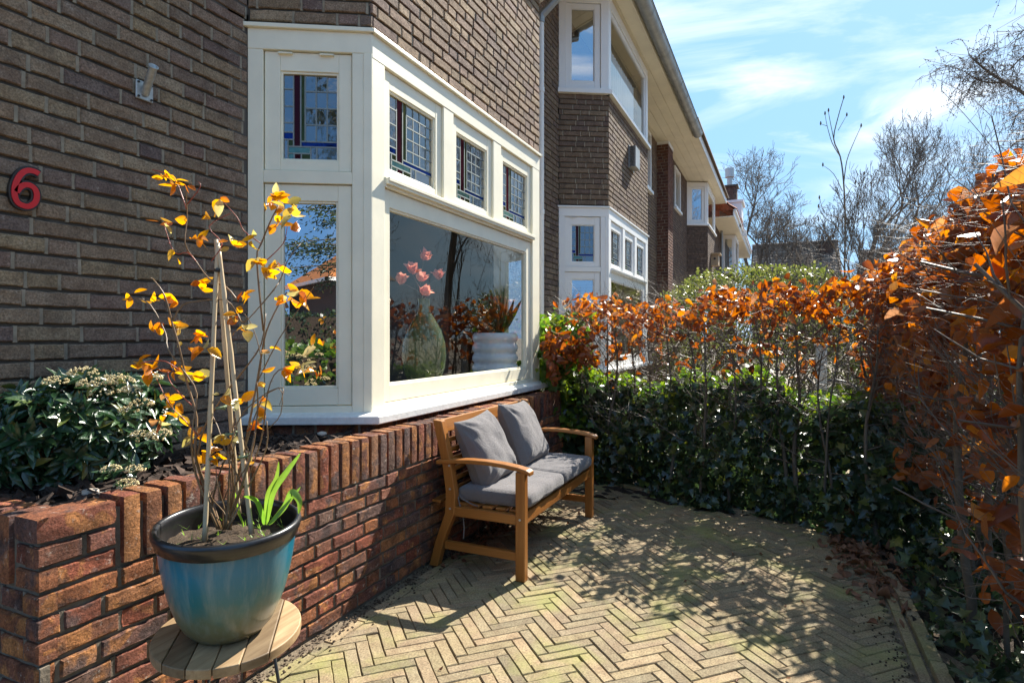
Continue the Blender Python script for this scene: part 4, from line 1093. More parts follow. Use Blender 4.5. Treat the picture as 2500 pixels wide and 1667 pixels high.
# ------------------------------------------------------------------ stool, pot and rose
SX, SY = 1.232, 1.462
SZ = .402
TILT = Matrix.Rotation(math.radians(3.2), 3, Vector((-.62, .78, 0)).cross(Vector((0,0,1))).normalized() * 1.0)
ctr = Vector((SX, SY, SZ))
lean_dir = -Vector((SX, SY, 0)).normalized()
TILT = Matrix.Rotation(math.radians(3.4), 3, Vector((0,0,1)).cross(lean_dir))
def lean(x, y, z): return ctr + TILT @ (Vector((x, y, z)) - ctr)
stl = thing('stool', 'round wooden plank stool with thin black hairpin legs', 'stool', (SX, SY, 0))
mb = MB(); r = .198; th = .028; pw = .066; ang = math.radians(-3)
k = -3
while k < 3:
    y0, y1 = k*pw+.0012, (k+1)*pw-.0012
    pts = []
    m_ = 10
    for i in range(m_+1):
        y = y0+(y1-y0)*i/m_; pts.append((math.sqrt(max(r*r-y*y, 0)), y))
    for i in range(m_+1):
        y = y1-(y1-y0)*i/m_; pts.append((-math.sqrt(max(r*r-y*y, 0)), y))
    def rt(x, y, z):
        a_ = math.radians(38); return lean(SX + x*math.cos(a_) - y*math.sin(a_), SY + x*math.sin(a_) + y*math.cos(a_), z)
    n = len(pts); vs = [rt(x, y, SZ) for x, y in pts] + [rt(x, y, SZ-th) for x, y in pts]
    mb.add(vs, [tuple(range(n)), tuple(n+i for i in range(n))[::-1]] + [(i, n+i, n+(i+1) % n, (i+1) % n) for i in range(n)])
    k += 1
M['stoolwood'] = mat_wood('stool_top_wood', (.20,.12,.055), (.44,.31,.17), 0, .55, 26, 0, stretch=9, isl=.55)
mb.build('seat', M['stoolwood'], stl, bevel=.003)
for q in range(3):
    a_ = math.radians(-38 + q*120); cx, cy = SX+math.cos(a_)*.11, SY+math.sin(a_)*.11; px_, py_ = -math.sin(a_)*.035, math.cos(a_)*.035
    fx, fy = SX+math.cos(a_)*.165, SY+math.sin(a_)*.165
    mb = MB(); mb.tube([lean(cx+px_, cy+py_, SZ-th), (fx+px_*.15, fy+py_*.15, .008), (fx, fy, .004), (fx-px_*.15, fy-py_*.15, .008), lean(cx-px_, cy-py_, SZ-th)], .0045, 8)
    mb.build('leg', M['black'], stl, smooth=True)
pot = thing('flower_pot', 'turquoise glazed flower pot with black rim on the round stool', 'flower pot', (SX, SY, SZ))
prof = [(0, 0), (.085, 0), (.100, .006), (.120, .03), (.138, .065), (.153, .11), (.165, .16), (.174, .21), (.179, .25), (.181, .272)]
PT = MB(); PT.lathe([(r_, z) for r_, z in prof], (0, 0, 0), 72)
po = PT.build('body', M['pot'], None, smooth=True); po.parent = pot; po.rotation_euler = TILT.to_euler(); po.location = (0, 0, .001)
rp = [(.181, .272), (.187, .274), (.189, .288), (.194, .294), (.197, .306), (.195, .316), (.187, .320), (.179, .316), (.177, .30), (.176, .27), (.172, .24)]
PT = MB(); PT.lathe(rp, (0, 0, 0), 72); ro = PT.build('rim', M['rim'], None, smooth=True); ro.parent = pot; ro.rotation_euler = TILT.to_euler(); ro.location = (0, 0, .001)
V = [(0, 0, .258)]; n = 48; m_ = 14
for j in range(1, m_+1):
    for i in range(n):
        a_ = 2*math.pi*i/n; rr = .1755*j/m_; x, y = rr*math.cos(a_), rr*math.sin(a_)
        V.append((x, y, .256 + .010*mn.noise(Vector((x*22, y*22, 1))) + .006*mn.noise(Vector((x*80, y*80, 1)))))
PT = MB(); PT.add(V, [(0, 1+i, 1+(i+1) % n) for i in range(n)] + [(1+j*n+i, 1+(j+1)*n+i, 1+(j+1)*n+(i+1) % n, 1+j*n+(i+1) % n) for j in range(m_-1) for i in range(n)])
M['potsoil'] = mat_brick('pot_soil', [(0, (.10,.07,.045)), (1, (.10,.07,.045))], mott=1, bscale=90, bdist=.012, speck=((.22,.17,.11), .6))
so = PT.build('soil', M['potsoil'], None, smooth=True); so.parent = pot; so.rotation_euler = TILT.to_euler(); so.location = (0, 0, .001)

rose = thing('rose_bush', 'climbing rose with orange and copper young leaves in the turquoise pot', 'rose bush', (SX, SY, SZ+.26))
PD = 1.72                # measured distance of the rose along the view axis
def rp_(x, y, off=0): return at(x, y, PD+off)
stems = [
 ([(505,1215),(470,1120),(448,1040),(452,960),(430,880),(412,800),(395,740),(385,700),(372,668),(350,640)], 0, .0045),
 ([(512,1215),(540,1120),(560,1040),(575,960),(590,880),(600,820),(612,760),(640,700),(660,670)], .06, .0045),
 ([(508,1215),(480,1130),(455,1060),(470,980),(520,900),(560,850),(600,790),(610,720)], .03, .004),
 ([(515,1215),(560,1100),(585,1000),(592,930),(590,880)], -.02, .004),
 ([(500,1215),(450,1090),(440,1000),(452,905),(420,850),(385,800),(380,765),(345,700),(310,685)], -.05, .0035),
 ([(590,880),(600,830),(590,780),(575,740),(560,720)], -.02, .002),
 ([(590,880),(640,780),(700,690),(720,660)], -.02, .002),
 ([(395,740),(420,700),(470,690),(520,690),(545,720),(560,740),(600,700),(640,650)], 0, .0025),
 ([(545,690),(520,660),(480,640),(450,600),(425,560),(430,500),(428,440),(440,420)], .02, .0028),
 ([(450,600),(430,580),(400,580),(375,510)], .02, .0018),
 ([(428,480),(400,410),(350,390)], .02, .0018),
 ([(430,470),(460,430),(455,418)], .02, .0016),
 ([(485,600),(510,560),(480,520),(530,490)], .02, .0018),
 ([(605,760),(590,600),(600,560),(625,500),(640,470),(630,450)], .04, .0032),
 ([(600,560),(560,530),(545,500),(505,455)], .04, .0018),
 ([(610,600),(650,560),(660,520)], .04, .0018),
 ([(600,700),(640,650),(660,600),(690,560)], .05, .002),
 ([(560,1040),(600,920),(650,890),(642,930)], -.06, .002),
 ([(530,1020),(560,945),(640,890),(645,950),(615,985)], -.06, .0022),
 ([(412,850),(380,830),(345,830),(320,835)], -.04, .0018),
 ([(440,930),(400,890),(385,860),(400,850)], -.06, .0018),
 ([(455,1000),(420,960),(390,930),(360,870)], -.06, .0018),
 ([(480,1190),(500,1100),(530,1020),(545,960)], .02, .0035),
 ([(560,1120),(600,1010),(615,900),(640,850),(690,840),(720,790)], .0, .0025),
 ([(560,1120),(520,1040),(500,980),(480,940)], -.02, .0025)]
mb = MB(); mr_ = MB()
for _k in range(11):       # short dense shoots at the foot
    x0 = 510 + random.uniform(-22, 22); x1 = x0 + random.gauss(0, 45); h_ = random.uniform(90, 300)
    stems.append(([(x0, 1216), (x0+(x1-x0)*.5+random.gauss(0,6), 1216-h_*.4), (x1+random.gauss(0,8), 1216-h_*.75), (x1+random.gauss(0,12), 1216-h_)], random.gauss(0, .03), random.uniform(.0022, .0036)))
for pts, off, r in stems:
    mb = MB()
    P3 = [rp_(x, y, off + random.gauss(0, .012)) for x, y in pts]
    q = smooth_path([tuple(p) for p in P3], 3)
    mb.tube(q, [r*(1-.55*i/len(q)) for i in range(len(q))], 6)
    for p in q[2::5]:
        d = Vector((random.gauss(0,1), random.gauss(0,1), .4)).normalized(); mb.tube([Vector(p), Vector(p)+d*(r+.006)], [.0012, .0002], 4)
    if r > .0019: mb.build('stem', M['rose_stem'], rose, smooth=True)
    else: mb.build('young_shoot', M['rose_red'], rose, smooth=True)
clusters = [(378,402,3),(400,418,4),(432,430,1),(505,455,2),(480,497,2),(375,507,2),(400,510,1),(455,552,3),(530,562,4),(400,585,2),(310,685,2),(345,690,2),(400,690,4),(460,650,3),(400,745,4),(450,772,5),(628,450,5),(655,478,4),(640,512,4),(668,470,3),(670,500,2),(585,600,4),(618,625,5),(640,612,3),(690,672,4),(650,690,4),(560,755,3),(545,722,3),(318,832,3),(345,852,3),(400,850,5),(440,868,4),(385,918,5),(400,935,3),(720,792,2),(650,850,3),(732,855,3),(690,848,3),(450,1003,4),(490,1045,5),(470,1060,2),(555,918,3),(597,925,3),(580,975,3),(525,1012,4),(620,802,2),(505,905,2),(600,880,2),(575,1050,2),(430,800,2),(470,800,2),(560,680,3),(700,690,2),(355,760,2),(580,540,2),(620,470,3),(415,960,2),(370,960,3)]
pos = []; dr = []; nm = []; scl = []
for x, y, k in clusters:
    c = rp_(x, y, random.gauss(0, .05))
    for i in range(k + 1 + (k > 2)):
        d = Vector((random.gauss(0,1), random.gauss(0,1), random.gauss(-.1,.6))).normalized()
        pos.append(c + Vector((random.gauss(0,.006), random.gauss(0,.006), random.gauss(0,.006)))); dr.append(d)
        nm.append(Vector((random.gauss(0,.8), random.gauss(0,.8), random.gauss(.5,.6)))); scl.append(random.uniform(.026, .050))
Vv, Ff = scatter('rose', np.array(pos), np.array(dr), np.array(nm), np.array(scl), .5)
np_mesh('foliage', Vv, Ff, M['rose'], rose, smooth=True)

for pts, lab in ((((470,1242),(500,558)), 'bamboo cane rising from the left of the potted rose, leaning right'), (((578,1226),(502,566)), 'bamboo cane rising from the right of the potted rose, leaning left'), (((548,1180),(496,550)), 'bamboo cane standing behind the other two canes in the pot')):
    off = {470: -.05, 578: -.03, 548: .09}[pts[0][0]]
    a, b = rp_(*pts[0], off), rp_(*pts[1], .01 if off < 0 else .02); mb = MB(); q = [a.lerp(b, i/24) for i in range(25)]
    mb.tube(q, [.0070 + (.0012 if i % 5 == 0 else 0) - .0012*i/24 for i in range(25)], 10)
    tag(mb.build('bamboo_cane', M['bamboo'], smooth=True), lab, 'cane', 'bamboo canes in the rose pot')
M['tie'] = mat_plain('green_tie', (.13,.18,.10), .6, .1, 20, 60, .1)
ties = MB(); c = rp_(502, 622, .01)
for k in range(3): ties.tube([c + Vector((.012*math.cos(a*.7), .012*math.sin(a*.7), .003*k-.003)) for a in range(10)], .0022, 5)
ties.tube([c, c+Vector((-.012, -.01, .004))], [.006, .004], 6)
tag(ties.build('cable_tie', M['black']), 'black tie holding the bamboo canes together near their tops', 'tie')
for (x_, y_, w_) in ((495, 1055, .020), (530, 1000, .016), (508, 940, .014), (560, 1052, .016)):
    tm = MB(); ct = rp_(x_, y_, -.02)
    tm.tube([ct + Vector((w_*math.cos(a*.66), w_*.8*math.sin(a*.66), .001*a)) for a in range(11)], .0036, 5)
    tag(tm.build('plant_tie', M['tie']), 'soft green tie round the rose stems and bamboo canes', 'tie', 'green ties on the rose canes')
tu = thing('tulip_plant', 'fresh green tulip leaves growing at the right side of the pot', 'tulip', tuple(rp_(620, 1200)))
pos = []; dr = []; nm = []; scl = []; mb = MB()
def blade(pts, w, mb):
    P3 = [rp_(x, y, o) for x, y, o in pts]; q = [Vector(p) for p in smooth_path([tuple(p) for p in P3], 5)]; n = len(q); vs = []
    view = Vector((CA, SA, 0))
    for i, p in enumerate(q):
        t_ = (q[min(i+1, n-1)] - q[max(i-1, 0)]).normalized(); s_ = t_.cross(view).normalized(); s_ = (s_*.85 + view*.5).normalized(); f = i/(n-1)
        ww = w*(math.sin(math.pi*min(1, f*1.02))**.6)*(1-.3*f) + .0008; nn = s_.cross(t_)
        vs += [p - s_*ww + nn*ww*.35, p, p + s_*ww + nn*ww*.35]
    mb.add(vs, [f for i in range(n-1) for f in ((i*3, i*3+1, i*3+4, i*3+3), (i*3+1, i*3+2, i*3+5, i*3+4))])
for pts, w in (([(612,1205,0),(625,1130,0),(655,1085,.0),(690,1040,.0)], .013), ([(608,1205,0),(612,1140,.01),(632,1100,.01),(640,1060,.02)], .011), ([(618,1205,0),(650,1165,0),(690,1118,.0)], .008), ([(615,1205,-.02),(650,1165,-.02),(668,1130,-.02),(688,1150,-.02),(686,1180,-.02)], .012), ([(605,1205,-.03),(598,1180,-.03),(585,1150,-.04),(560,1140,-.05)], .014), ([(560,1210,.0),(545,1170,0),(540,1130,0)], .006), ([(575,1210,.02),(570,1160,.02),(562,1120,.03)], .006)): blade(pts, w, mb)
mb.build('leaf', M['tulip'], tu, smooth=True)
# small seedlings on the pot soil
mb = MB()
for i in range(40):
    a_ = random.uniform(0, 6.28); rr = random.uniform(.05, .165); p = lean(SX+rr*math.cos(a_)+.03, SY+rr*math.sin(a_), SZ+.27)
    for k in range(3):
        d = Vector((random.gauss(0,1), random.gauss(0,1), 1.2)).normalized()*random.uniform(.012, .035); s_ = Vector((d.y, -d.x, 0)).normalized()*.0015
        mb.add([p-s_, p+s_, p+d], [(0,1,2)])
tag(mb.build('weeds', M['tulip']), 'tiny green weeds sprouting on the pot soil', 'weeds', kind='stuff')

# ------------------------------------------------------------------ viburnum in the planter
vb_ = thing('viburnum_shrub', 'dark green viburnum shrub with cream flower buds in the planter', 'shrub', (1.45, 2.15, .72))
pos = []; dr = []; nm = []; scl = []; seg = []
vc = at(198, 985, 2.12)
flo = MB()
def vib_tip(c, out, size, k=9):
    out = out.normalized()
    for i in range(k):
        a_ = 2.4*i; s1 = out.orthogonal().normalized(); s2 = out.cross(s1)
        d = (s1*math.cos(a_) + s2*math.sin(a_))*random.uniform(.7, 1.1) + out*random.uniform(.1, .9)
        pos.append(c - out*random.uniform(0, .035)); dr.append(d); nm.append(out*1.2 - d*.3 + Vector((random.gauss(0,.25), random.gauss(0,.25), random.gauss(.2,.25)))); scl.append(size*random.uniform(.7, 1.15))
tips = []
for i in range(330):
    a_, b = random.uniform(0, 6.28), math.acos(random.uniform(-.75, 1)); rr = random.uniform(.6, 1.0)**.5
    o = Vector((math.cos(a_)*math.sin(b), math.sin(a_)*math.sin(b), math.cos(b)))
    c = vc + Vector((o.x*.31, o.y*.20, o.z*.205))*rr
    if c.y > 2.44: continue
    if c.z < .72: continue
    tips.append((c, o)); vib_tip(c, o + Vector((0, -.2, .35)), random.uniform(.05, .075), random.randint(6, 10))
    seg.append((*(vc + Vector((random.gauss(0,.05), random.gauss(0,.03), -.18))), *c, .003, .0015))
# flower heads at the places seen in the photo
for x, y, r in ((128,880,.026),(190,860,.03),(215,885,.032),(240,905,.03),(275,880,.03),(262,870,.022),(300,900,.022),(325,930,.024),(345,1010,.028),(365,1000,.024),(295,945,.02),(290,1115,.024),(310,1080,.02),(255,1080,.02),(350,870,.02),(320,1000,.018),(250,880,.03)):
    c = at(x, y, 1.93 + random.uniform(-.05, .05)); r *= 1.15
    vib_tip(c, Vector((random.gauss(-.2,.3), -.35, 1)), .062, 7)
    for k in range(95):
        d = Vector((random.gauss(0,1), random.gauss(0,1), abs(random.gauss(.3,.6)))).normalized(); p = c + Vector((d.x*r*1.25, d.y*r*1.25, d.z*r*.75))
        s_ = random.uniform(.0026, .0044)
        flo.add([p+Vector((s_,0,0)), p+Vector((0,s_,0)), p+Vector((-s_,0,0)), p+Vector((0,-s_,0)), p+Vector((0,0,s_)), p+Vector((0,0,-s_))], [(0,1,4),(1,2,4),(2,3,4),(3,0,4),(1,0,5),(2,1,5),(3,2,5),(0,3,5)])
Vv, Ff = scatter('long', np.array(pos), np.array(dr), np.array(nm), np.array(scl), .25)
np_mesh('foliage', Vv, Ff, M['viburnum'], vb_, smooth=True); flo.build('flower_cluster', M['vib_flower'], vb_)
Vv, Ff = tubes_np(seg, 4); np_mesh('stem', Vv, Ff, M['rose_stem'], vb_)

# ------------------------------------------------------------------ vase and planter behind the window
va = thing('glass_vase', 'tall green glass vase on the ledge inside the bay window', 'vase', tuple(atY(972, 880, 2.13)))
c = atY(974, 870, 2.155); c.z = .936
mb = MB(); mb.lathe([(.0, .0), (.075, .0), (.115, .04), (.140, .11), (.147, .19), (.140, .27), (.115, .35), (.075, .42), (.045, .47), (.038, .53), (.044, .56)], c, 40)
vm, vt, vbs, vo = new_mat('vase_body_glass'); vbs.inputs['Base Color'].default_value = (.22,.28,.15,1); vbs.inputs['Roughness'].default_value = .05
vx = vt.nodes.new('ShaderNodeMixShader'); vx.inputs[0].default_value = .5; vtr = vt.nodes.new('ShaderNodeBsdfTransparent'); vtr.inputs['Color'].default_value = (.5,.6,.45,1)
vt.links.new(vtr.outputs[0], vx.inputs[1]); vt.links.new(vbs.outputs[0], vx.inputs[2]); vt.links.new(vx.outputs[0], vo.inputs['Surface'])
mb.build('body', vm, va, smooth=True)
mb = MB(); mb.lathe([(0, .012), (.065, .012), (.10, .05), (.121, .12), (.125, .17), (.0, .172)], c, 32); mb.build('water', mat_glass('vase_water', (.62,.68,.5), 1.33), va, smooth=True)
fl = thing('magnolia_branch', 'pink magnolia flowers on bare twigs standing in the glass vase', 'flowers', tuple(c + Vector((0,0,.5))))
heads = [(972,592),(945,622),(918,648),(1008,637),(970,672),(962,640)]
tw = MB(); fl_p = []; fl_d = []; fl_n = []; fl_s = []
for x, y in heads:
    h = atY(x, y+6, 2.04 + random.uniform(-.004, .02)); q = smooth_path([tuple(c + Vector((0,0,.08))), tuple(c + Vector((0,0,.53))), tuple((c + Vector((0,0,.62))).lerp(h, .5) + Vector((random.gauss(0,.015),0,0))), tuple(h)], 5)
    tw.tube(q, [.0035 - .0018*i/len(q) for i in range(len(q))], 5)
    ax = Vector((random.gauss(0,.5), random.gauss(-.4,.3), 1)).normalized(); s1 = ax.orthogonal().normalized(); s2 = ax.cross(s1)
    for k in range(9):
        a_ = k*2*math.pi/9*2 + random.gauss(0,.1); op = .75 if k < 5 else .35
        d = (ax + (s1*math.cos(a_) + s2*math.sin(a_))*op).normalized()
        fl_p.append(h); fl_d.append(d); fl_n.append(ax*.6 - (s1*math.cos(a_) + s2*math.sin(a_))); fl_s.append(random.uniform(.07, .085))
tw.build('twig', M['twig'], fl)
Vv, Ff = scatter('round', np.array([tuple(p) for p in fl_p]), np.array(fl_d), np.array(fl_n), np.array(fl_s), .3); np_mesh('petal', Vv, Ff, M['petal'], fl, smooth=True)
wp = thing('ribbed_planter', 'white ribbed ceramic planter on the ledge inside the bay window', 'planter', tuple(atY(1137, 845, 2.22)))
c = atY(1137, 845, 2.22); c.z = .936; prof = [(0, 0), (.165, 0)]
for i in range(25):
    z = .34*i/24; prof.append((.175 + .02*abs(math.sin(z/.34*math.pi*4)), z))
prof += [(.165, .34), (.16, .28)]
mb = MB(); mb.lathe(prof, c, 48); mb.build('bowl', M['ceramic'], wp, smooth=True)
pos = []; dr = []
for i in range(46):
    a_ = random.uniform(0, 6.28); d = Vector((math.cos(a_)*random.uniform(.2,.9), math.sin(a_)*random.uniform(.2,.6), 1)); pos.append(tuple(c + Vector((0,0,.28)))); dr.append(d)
Vv, Ff = scatter('blade', np.array(pos), np.array(dr), np.array(dr)*0 + np.array([.3,-1,.2]), RNG.uniform(.3, .5, 46)); pl_ = np_mesh('leaf', Vv, Ff, M['viburnum'], wp)

# ------------------------------------------------------------------ beech hedges
random.seed(41); RNG = np.random.default_rng(41)
def grow(p0, d0, L, r, depth, segs, leaves, spread=.5, up=.15, keep=None):
    """branching twig, returns through the lists"""
    n = 3; p = Vector(p0); d = Vector(d0).normalized(); rr = r
    for i in range(n):
        d = (d + Vector((random.gauss(0, .22), random.gauss(0, .22), random.gauss(up, .2)))).normalized(); q = p + d*(L/n)
        r2 = rr*.82
        segs.append((*p, *q, rr, r2)); rr = r2; p = q
        if depth > 0 and (i > 0 or random.random() < .5):
            k = 1 if random.random() < .75 else 2
            for _ in range(k):
                dd = (d + Vector((random.gauss(0, spread), random.gauss(0, spread), random.gauss(0, spread*.7)))).normalized()
                grow(p, dd, L*random.uniform(.55, .8), rr*.6, depth-1, segs, leaves, spread, up, keep)
    leaves.append(tuple(p))
def hedge_thing(label, stems_pos, leafspec, loc, mats, twig_n, region, h):
    t_ = thing('beech_hedge', label, 'hedge', loc, None)
    segs = []; tips = []
    for k, (x, y) in enumerate(stems_pos):
        mb = MB(); p = Vector((x, y, -.02)); pts = [p.copy()]; rad = []; hh = random.uniform(.75, .98)*h
        d = Vector((random.gauss(0,.10), random.gauss(0,.14), 1)); nseg = 9
        for i in range(nseg):
            d = (d + Vector((random.gauss(0,.07) - (p.x-x)*.5, random.gauss(0,.08) - (p.y-y)*.8, .18))).normalized(); p = p + d*(hh/nseg); pts.append(p.copy())
        r0 = random.uniform(.010, .021)
        q = [Vector(v) for v in smooth_path([tuple(v) for v in pts], 3)]
        mb.tube(q, [r0*(1-.75*i/len(q)) for i in range(len(q))], 7); mb.build('stem', M['trunk'], t_, smooth=True)
        for i in range(3, len(pts)):
            for _ in range(2 if i < 5 else 3):
                dd = Vector((random.gauss(0,.8), random.gauss(0,.8), random.gauss(.35,.3))).normalized()
                grow(pts[i], dd, random.uniform(.24,.46), r0*.36*(1-.06*i), 2, segs, tips)
    for _ in range(int(len(stems_pos)*2.2)):      # older crossing branches inside the crown
        x, y, z = region(); z = min(z, h*.8); grow((x, y, z), (random.gauss(0,.6), random.gauss(0,.9), random.gauss(.6,.3)), random.uniform(.3,.55), random.uniform(.005,.009), 1, segs, tips, .5, .15)
    segs = [s for s in segs if s[6] < .0095]
    for i in range(twig_n):     # fine outer twigs
        x, y, z = region(); d = Vector((random.gauss(0,1), random.gauss(0,.9), random.gauss(.12,.35))).normalized()
        grow((x, y, z), d, random.uniform(.10,.26), random.uniform(.0010,.0017), 1, segs, tips, .35, .05)
    segs = [s for s in segs if s[5] < h+.22 and not (s[0] < 4.2 and max(s[1], s[4]) > -.42) and not (s[3] < 1.2)]
    Vv, Ff = tubes_np(segs, 4); np_mesh('twigs', Vv, Ff, M['twig'], t_)
    for (nleaf, fpos, size, mat, nm_) in leafspec:
        P = np.array([fpos() for _ in range(nleaf)])
        D = RNG.normal(0, 1, (nleaf, 3)) * [.75, .75, .45] + [0, 0, -.55]; Nn = RNG.normal(0, 1, (nleaf, 3)) + [0, 0, .25]
        Vv, Ff = scatter('beech', P, D, Nn, RNG.uniform(size[0], size[1], nleaf), .95)
        np_mesh(nm_, Vv, Ff, mat, t_, smooth=True)
    return t_
def clump(n, base):
    """lumpy positions: leaves gather in clusters"""
    cs = [base() for _ in range(n)]
    def f():
        c_ = random.choice(cs); return (c_[0]+random.gauss(0,.035), c_[1]+random.gauss(0,.045), c_[2]+random.gauss(0,.04))
    return f
def back_top(y): return 1.50 + .05*math.sin(y*5) + (.22*max(0, (.3-y)/1.2))
def hx(y): return edge_x(y) + .30 + .1*max(0, .3-y)
def bp():
    y = random.uniform(-1.2, 1.85); t_ = back_top(y); z = t_ - abs(random.gauss(0, .12)) + .03 
    return (hx(y) + random.gauss(0, .15), y, z)
def bp2():
    y = random.uniform(-1.0, 1.95); return (hx(y) + random.gauss(0, .16), y, random.uniform(.95, 1.3))
def bp3():
    y = random.gauss(1.62, .14); return (random.gauss(4.80, .10), y, random.gauss(1.15, .12))
def breg():
    y = random.uniform(-1.1, 1.9); return (hx(y) + random.gauss(0, .16), y, random.uniform(.72, 1.6))
stp = [(edge_x(y)+.13+random.gauss(0,.06), y+random.gauss(0,.05)) for y in np.arange(-.55, 1.9, .155)]
hedge_thing('low beech hedge at the patio end, band of rust leaves above bare stems', stp,
    [(1500, clump(300, bp), (.045, .080), M['beech'], 'foliage'), (200, clump(70, bp2), (.05, .08), M['beech'], 'foliage'), (230, clump(20, bp3), (.06, .085), M['beech_dull'], 'foliage')],
    (4.98, .7, 0), None, 700, breg, 1.5)
def side_top(x): return 1.86 - .05*math.sin(x*4) - .05*max(0, x-3.6)
def sp():
    x = random.uniform(.7, 5.6); z = random.uniform(.72, 1) if random.random() < .0 else side_top(x) - abs(random.gauss(0, .50))
    if z < .62: z = random.uniform(.85, 1.6)
    taper = .10*max(0, (z-1.4)/.45)
    y = -.62 - taper - abs(random.gauss(0, .13)) + .04*math.sin(x*6+z*5)
    return (x, y, z)
def sp2(): return (random.uniform(.7, 5.0), -.62 - abs(random.gauss(0,.16)), random.uniform(.42, 1.0))
def sreg(): return (random.uniform(.7, 5.4), -.64 - abs(random.gauss(0,.16)), random.uniform(.5, 1.85))
stp = [(x+random.gauss(0,.06), -.80+random.gauss(0,.09)) for x in np.arange(1.7, 5.3, .21)]
hedge_thing('tall beech hedge along the right of the patio, glowing orange leaves close to the camera', stp,
    [(5900, clump(1300, sp), (.042, .088), M['beech'], 'foliage'), (620, clump(200, sp2), (.055, .08), M['beech_dull'], 'foliage')],
    (3, -.9, 0), None, 2000, sreg, 1.8)

# ------------------------------------------------------------------ ivy
random.seed(17); RNG = np.random.default_rng(17)
def ivy_obj(name, label, n, f, size, mat, nd=(-.8, -.1, .5), cat='ivy'):
    P = np.array([f() for _ in range(n)]); D = RNG.normal(0, .8, (n, 3)) + [-.3, 0, -.5]; Nn = RNG.normal(0, .55, (n, 3)) + list(nd)
    Vv, Ff = scatter('ivy', P, D, Nn, RNG.uniform(*size, n), .25)
    o = np_mesh(name, Vv, Ff, mat, smooth=False); tag(o, label, cat, kind='stuff'); return o
def iv_front():
    y = random.uniform(-1.3, 1.95); top = .86 + .07*math.sin(y*4.2) + .05*math.sin(y*11) + (.12 if y > 1.6 else 0)
    z = random.uniform(0, top)**1.0; base = edge_x(y) + .02
    d = abs(random.gauss(0, .08)); return (base + d + .05*math.sin(y*7+z*6) + .16*mn.noise(Vector((y*3.1, z*3.3, 2))) + .25*(z/top)*.5, y, z)
def iv_top():
    y = random.uniform(-1.3, 1.95); top = .86 + .07*math.sin(y*4.2) + .05*math.sin(y*11)
    return (edge_x(y)+.2+random.uniform(0, .6), y, top + random.gauss(0, .03))
ivy_obj('ivy', 'dark green ivy mass filling the foot of the beech hedge behind the bench', 6500, iv_front, (.034, .075), M['ivy'])
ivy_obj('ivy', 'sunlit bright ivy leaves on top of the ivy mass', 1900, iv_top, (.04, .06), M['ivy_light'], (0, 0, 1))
ivy_obj('ivy', 'ivy creeping over the ground among the stems of the right hedge', 1500, lambda: (random.uniform(.8, 4.9), -.56-abs(random.gauss(0,.35)), abs(random.gauss(.06, .06))), (.035, .065), M['ivy'], (-.3, .2, 1))
ivy_obj('ivy', 'ivy and bramble leaves climbing beside the far corner of the bay window', 1500, lambda: (random.gauss(5.12, .15), random.gauss(1.86, .13), random.uniform(.4, 1.52)*random.uniform(.8,1)), (.04, .085), M['ivy_light'], (-.8, -.2, .4))
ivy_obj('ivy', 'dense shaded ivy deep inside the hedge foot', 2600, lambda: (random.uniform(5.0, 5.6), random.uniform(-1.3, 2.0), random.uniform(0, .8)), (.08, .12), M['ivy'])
# inner right hedge shade: ivy and undergrowth behind the stems
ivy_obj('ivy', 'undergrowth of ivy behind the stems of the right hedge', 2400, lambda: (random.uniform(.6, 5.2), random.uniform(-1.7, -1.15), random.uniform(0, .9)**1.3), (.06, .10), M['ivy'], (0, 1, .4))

# fallen leaves and debris
def dleaf(n, f, size, label):
    P = np.array([f() for _ in range(n)]); D = RNG.normal(0, 1, (n, 3)) * [1, 1, .15]; Nn = RNG.normal(0, .3, (n, 3)) + [0, 0, 1]
    Vv, Ff = scatter('beech', P, D, Nn, RNG.uniform(*size, n), 1.2); tag(np_mesh('fallen_leaves', Vv, Ff, M['deadleaf'], smooth=True), label, 'leaves', kind='stuff')
dleaf(420, lambda: (random.gauss(3.95, .35), random.gauss(-.42, .09), random.uniform(.004, .03)), (.03, .06), 'dry brown leaves heaped at the corner of the kerb')
dleaf(200, lambda: (random.gauss(3.45, .30), random.gauss(1.66, .05), random.uniform(.004, .02)), (.02, .045), 'dry leaves and litter under the bench along the planter wall')
def stray():
    x = random.uniform(1.2, 4.4); y = random.uniform(-.42, 1.6); return (x, y, .006)
dleaf(46, stray, (.012, .03), 'small dry leaf scraps scattered over the patio')
mb = MB()
for i in range(900):
    x = random.uniform(1.0, 3.9); y = 1.76 - abs(random.gauss(0, .05)); s_ = random.uniform(.001, .0045)
    mb.box((x-s_, y-s_, 0), (x+s_, y+s_*.8, s_*1.2))
for i in range(500):
    x = random.uniform(1.0, 4.4); y = -.44 + abs(random.gauss(0, .07)); s_ = random.uniform(.001, .004)
    mb.box((x-s_, y-s_, 0), (x+s_, y+s_*.8, s_*1.2))
tag(mb.build('gravel_crumbs', M['potsoil']), 'crumbs of soil and grit along the patio edges', 'grit', kind='stuff')

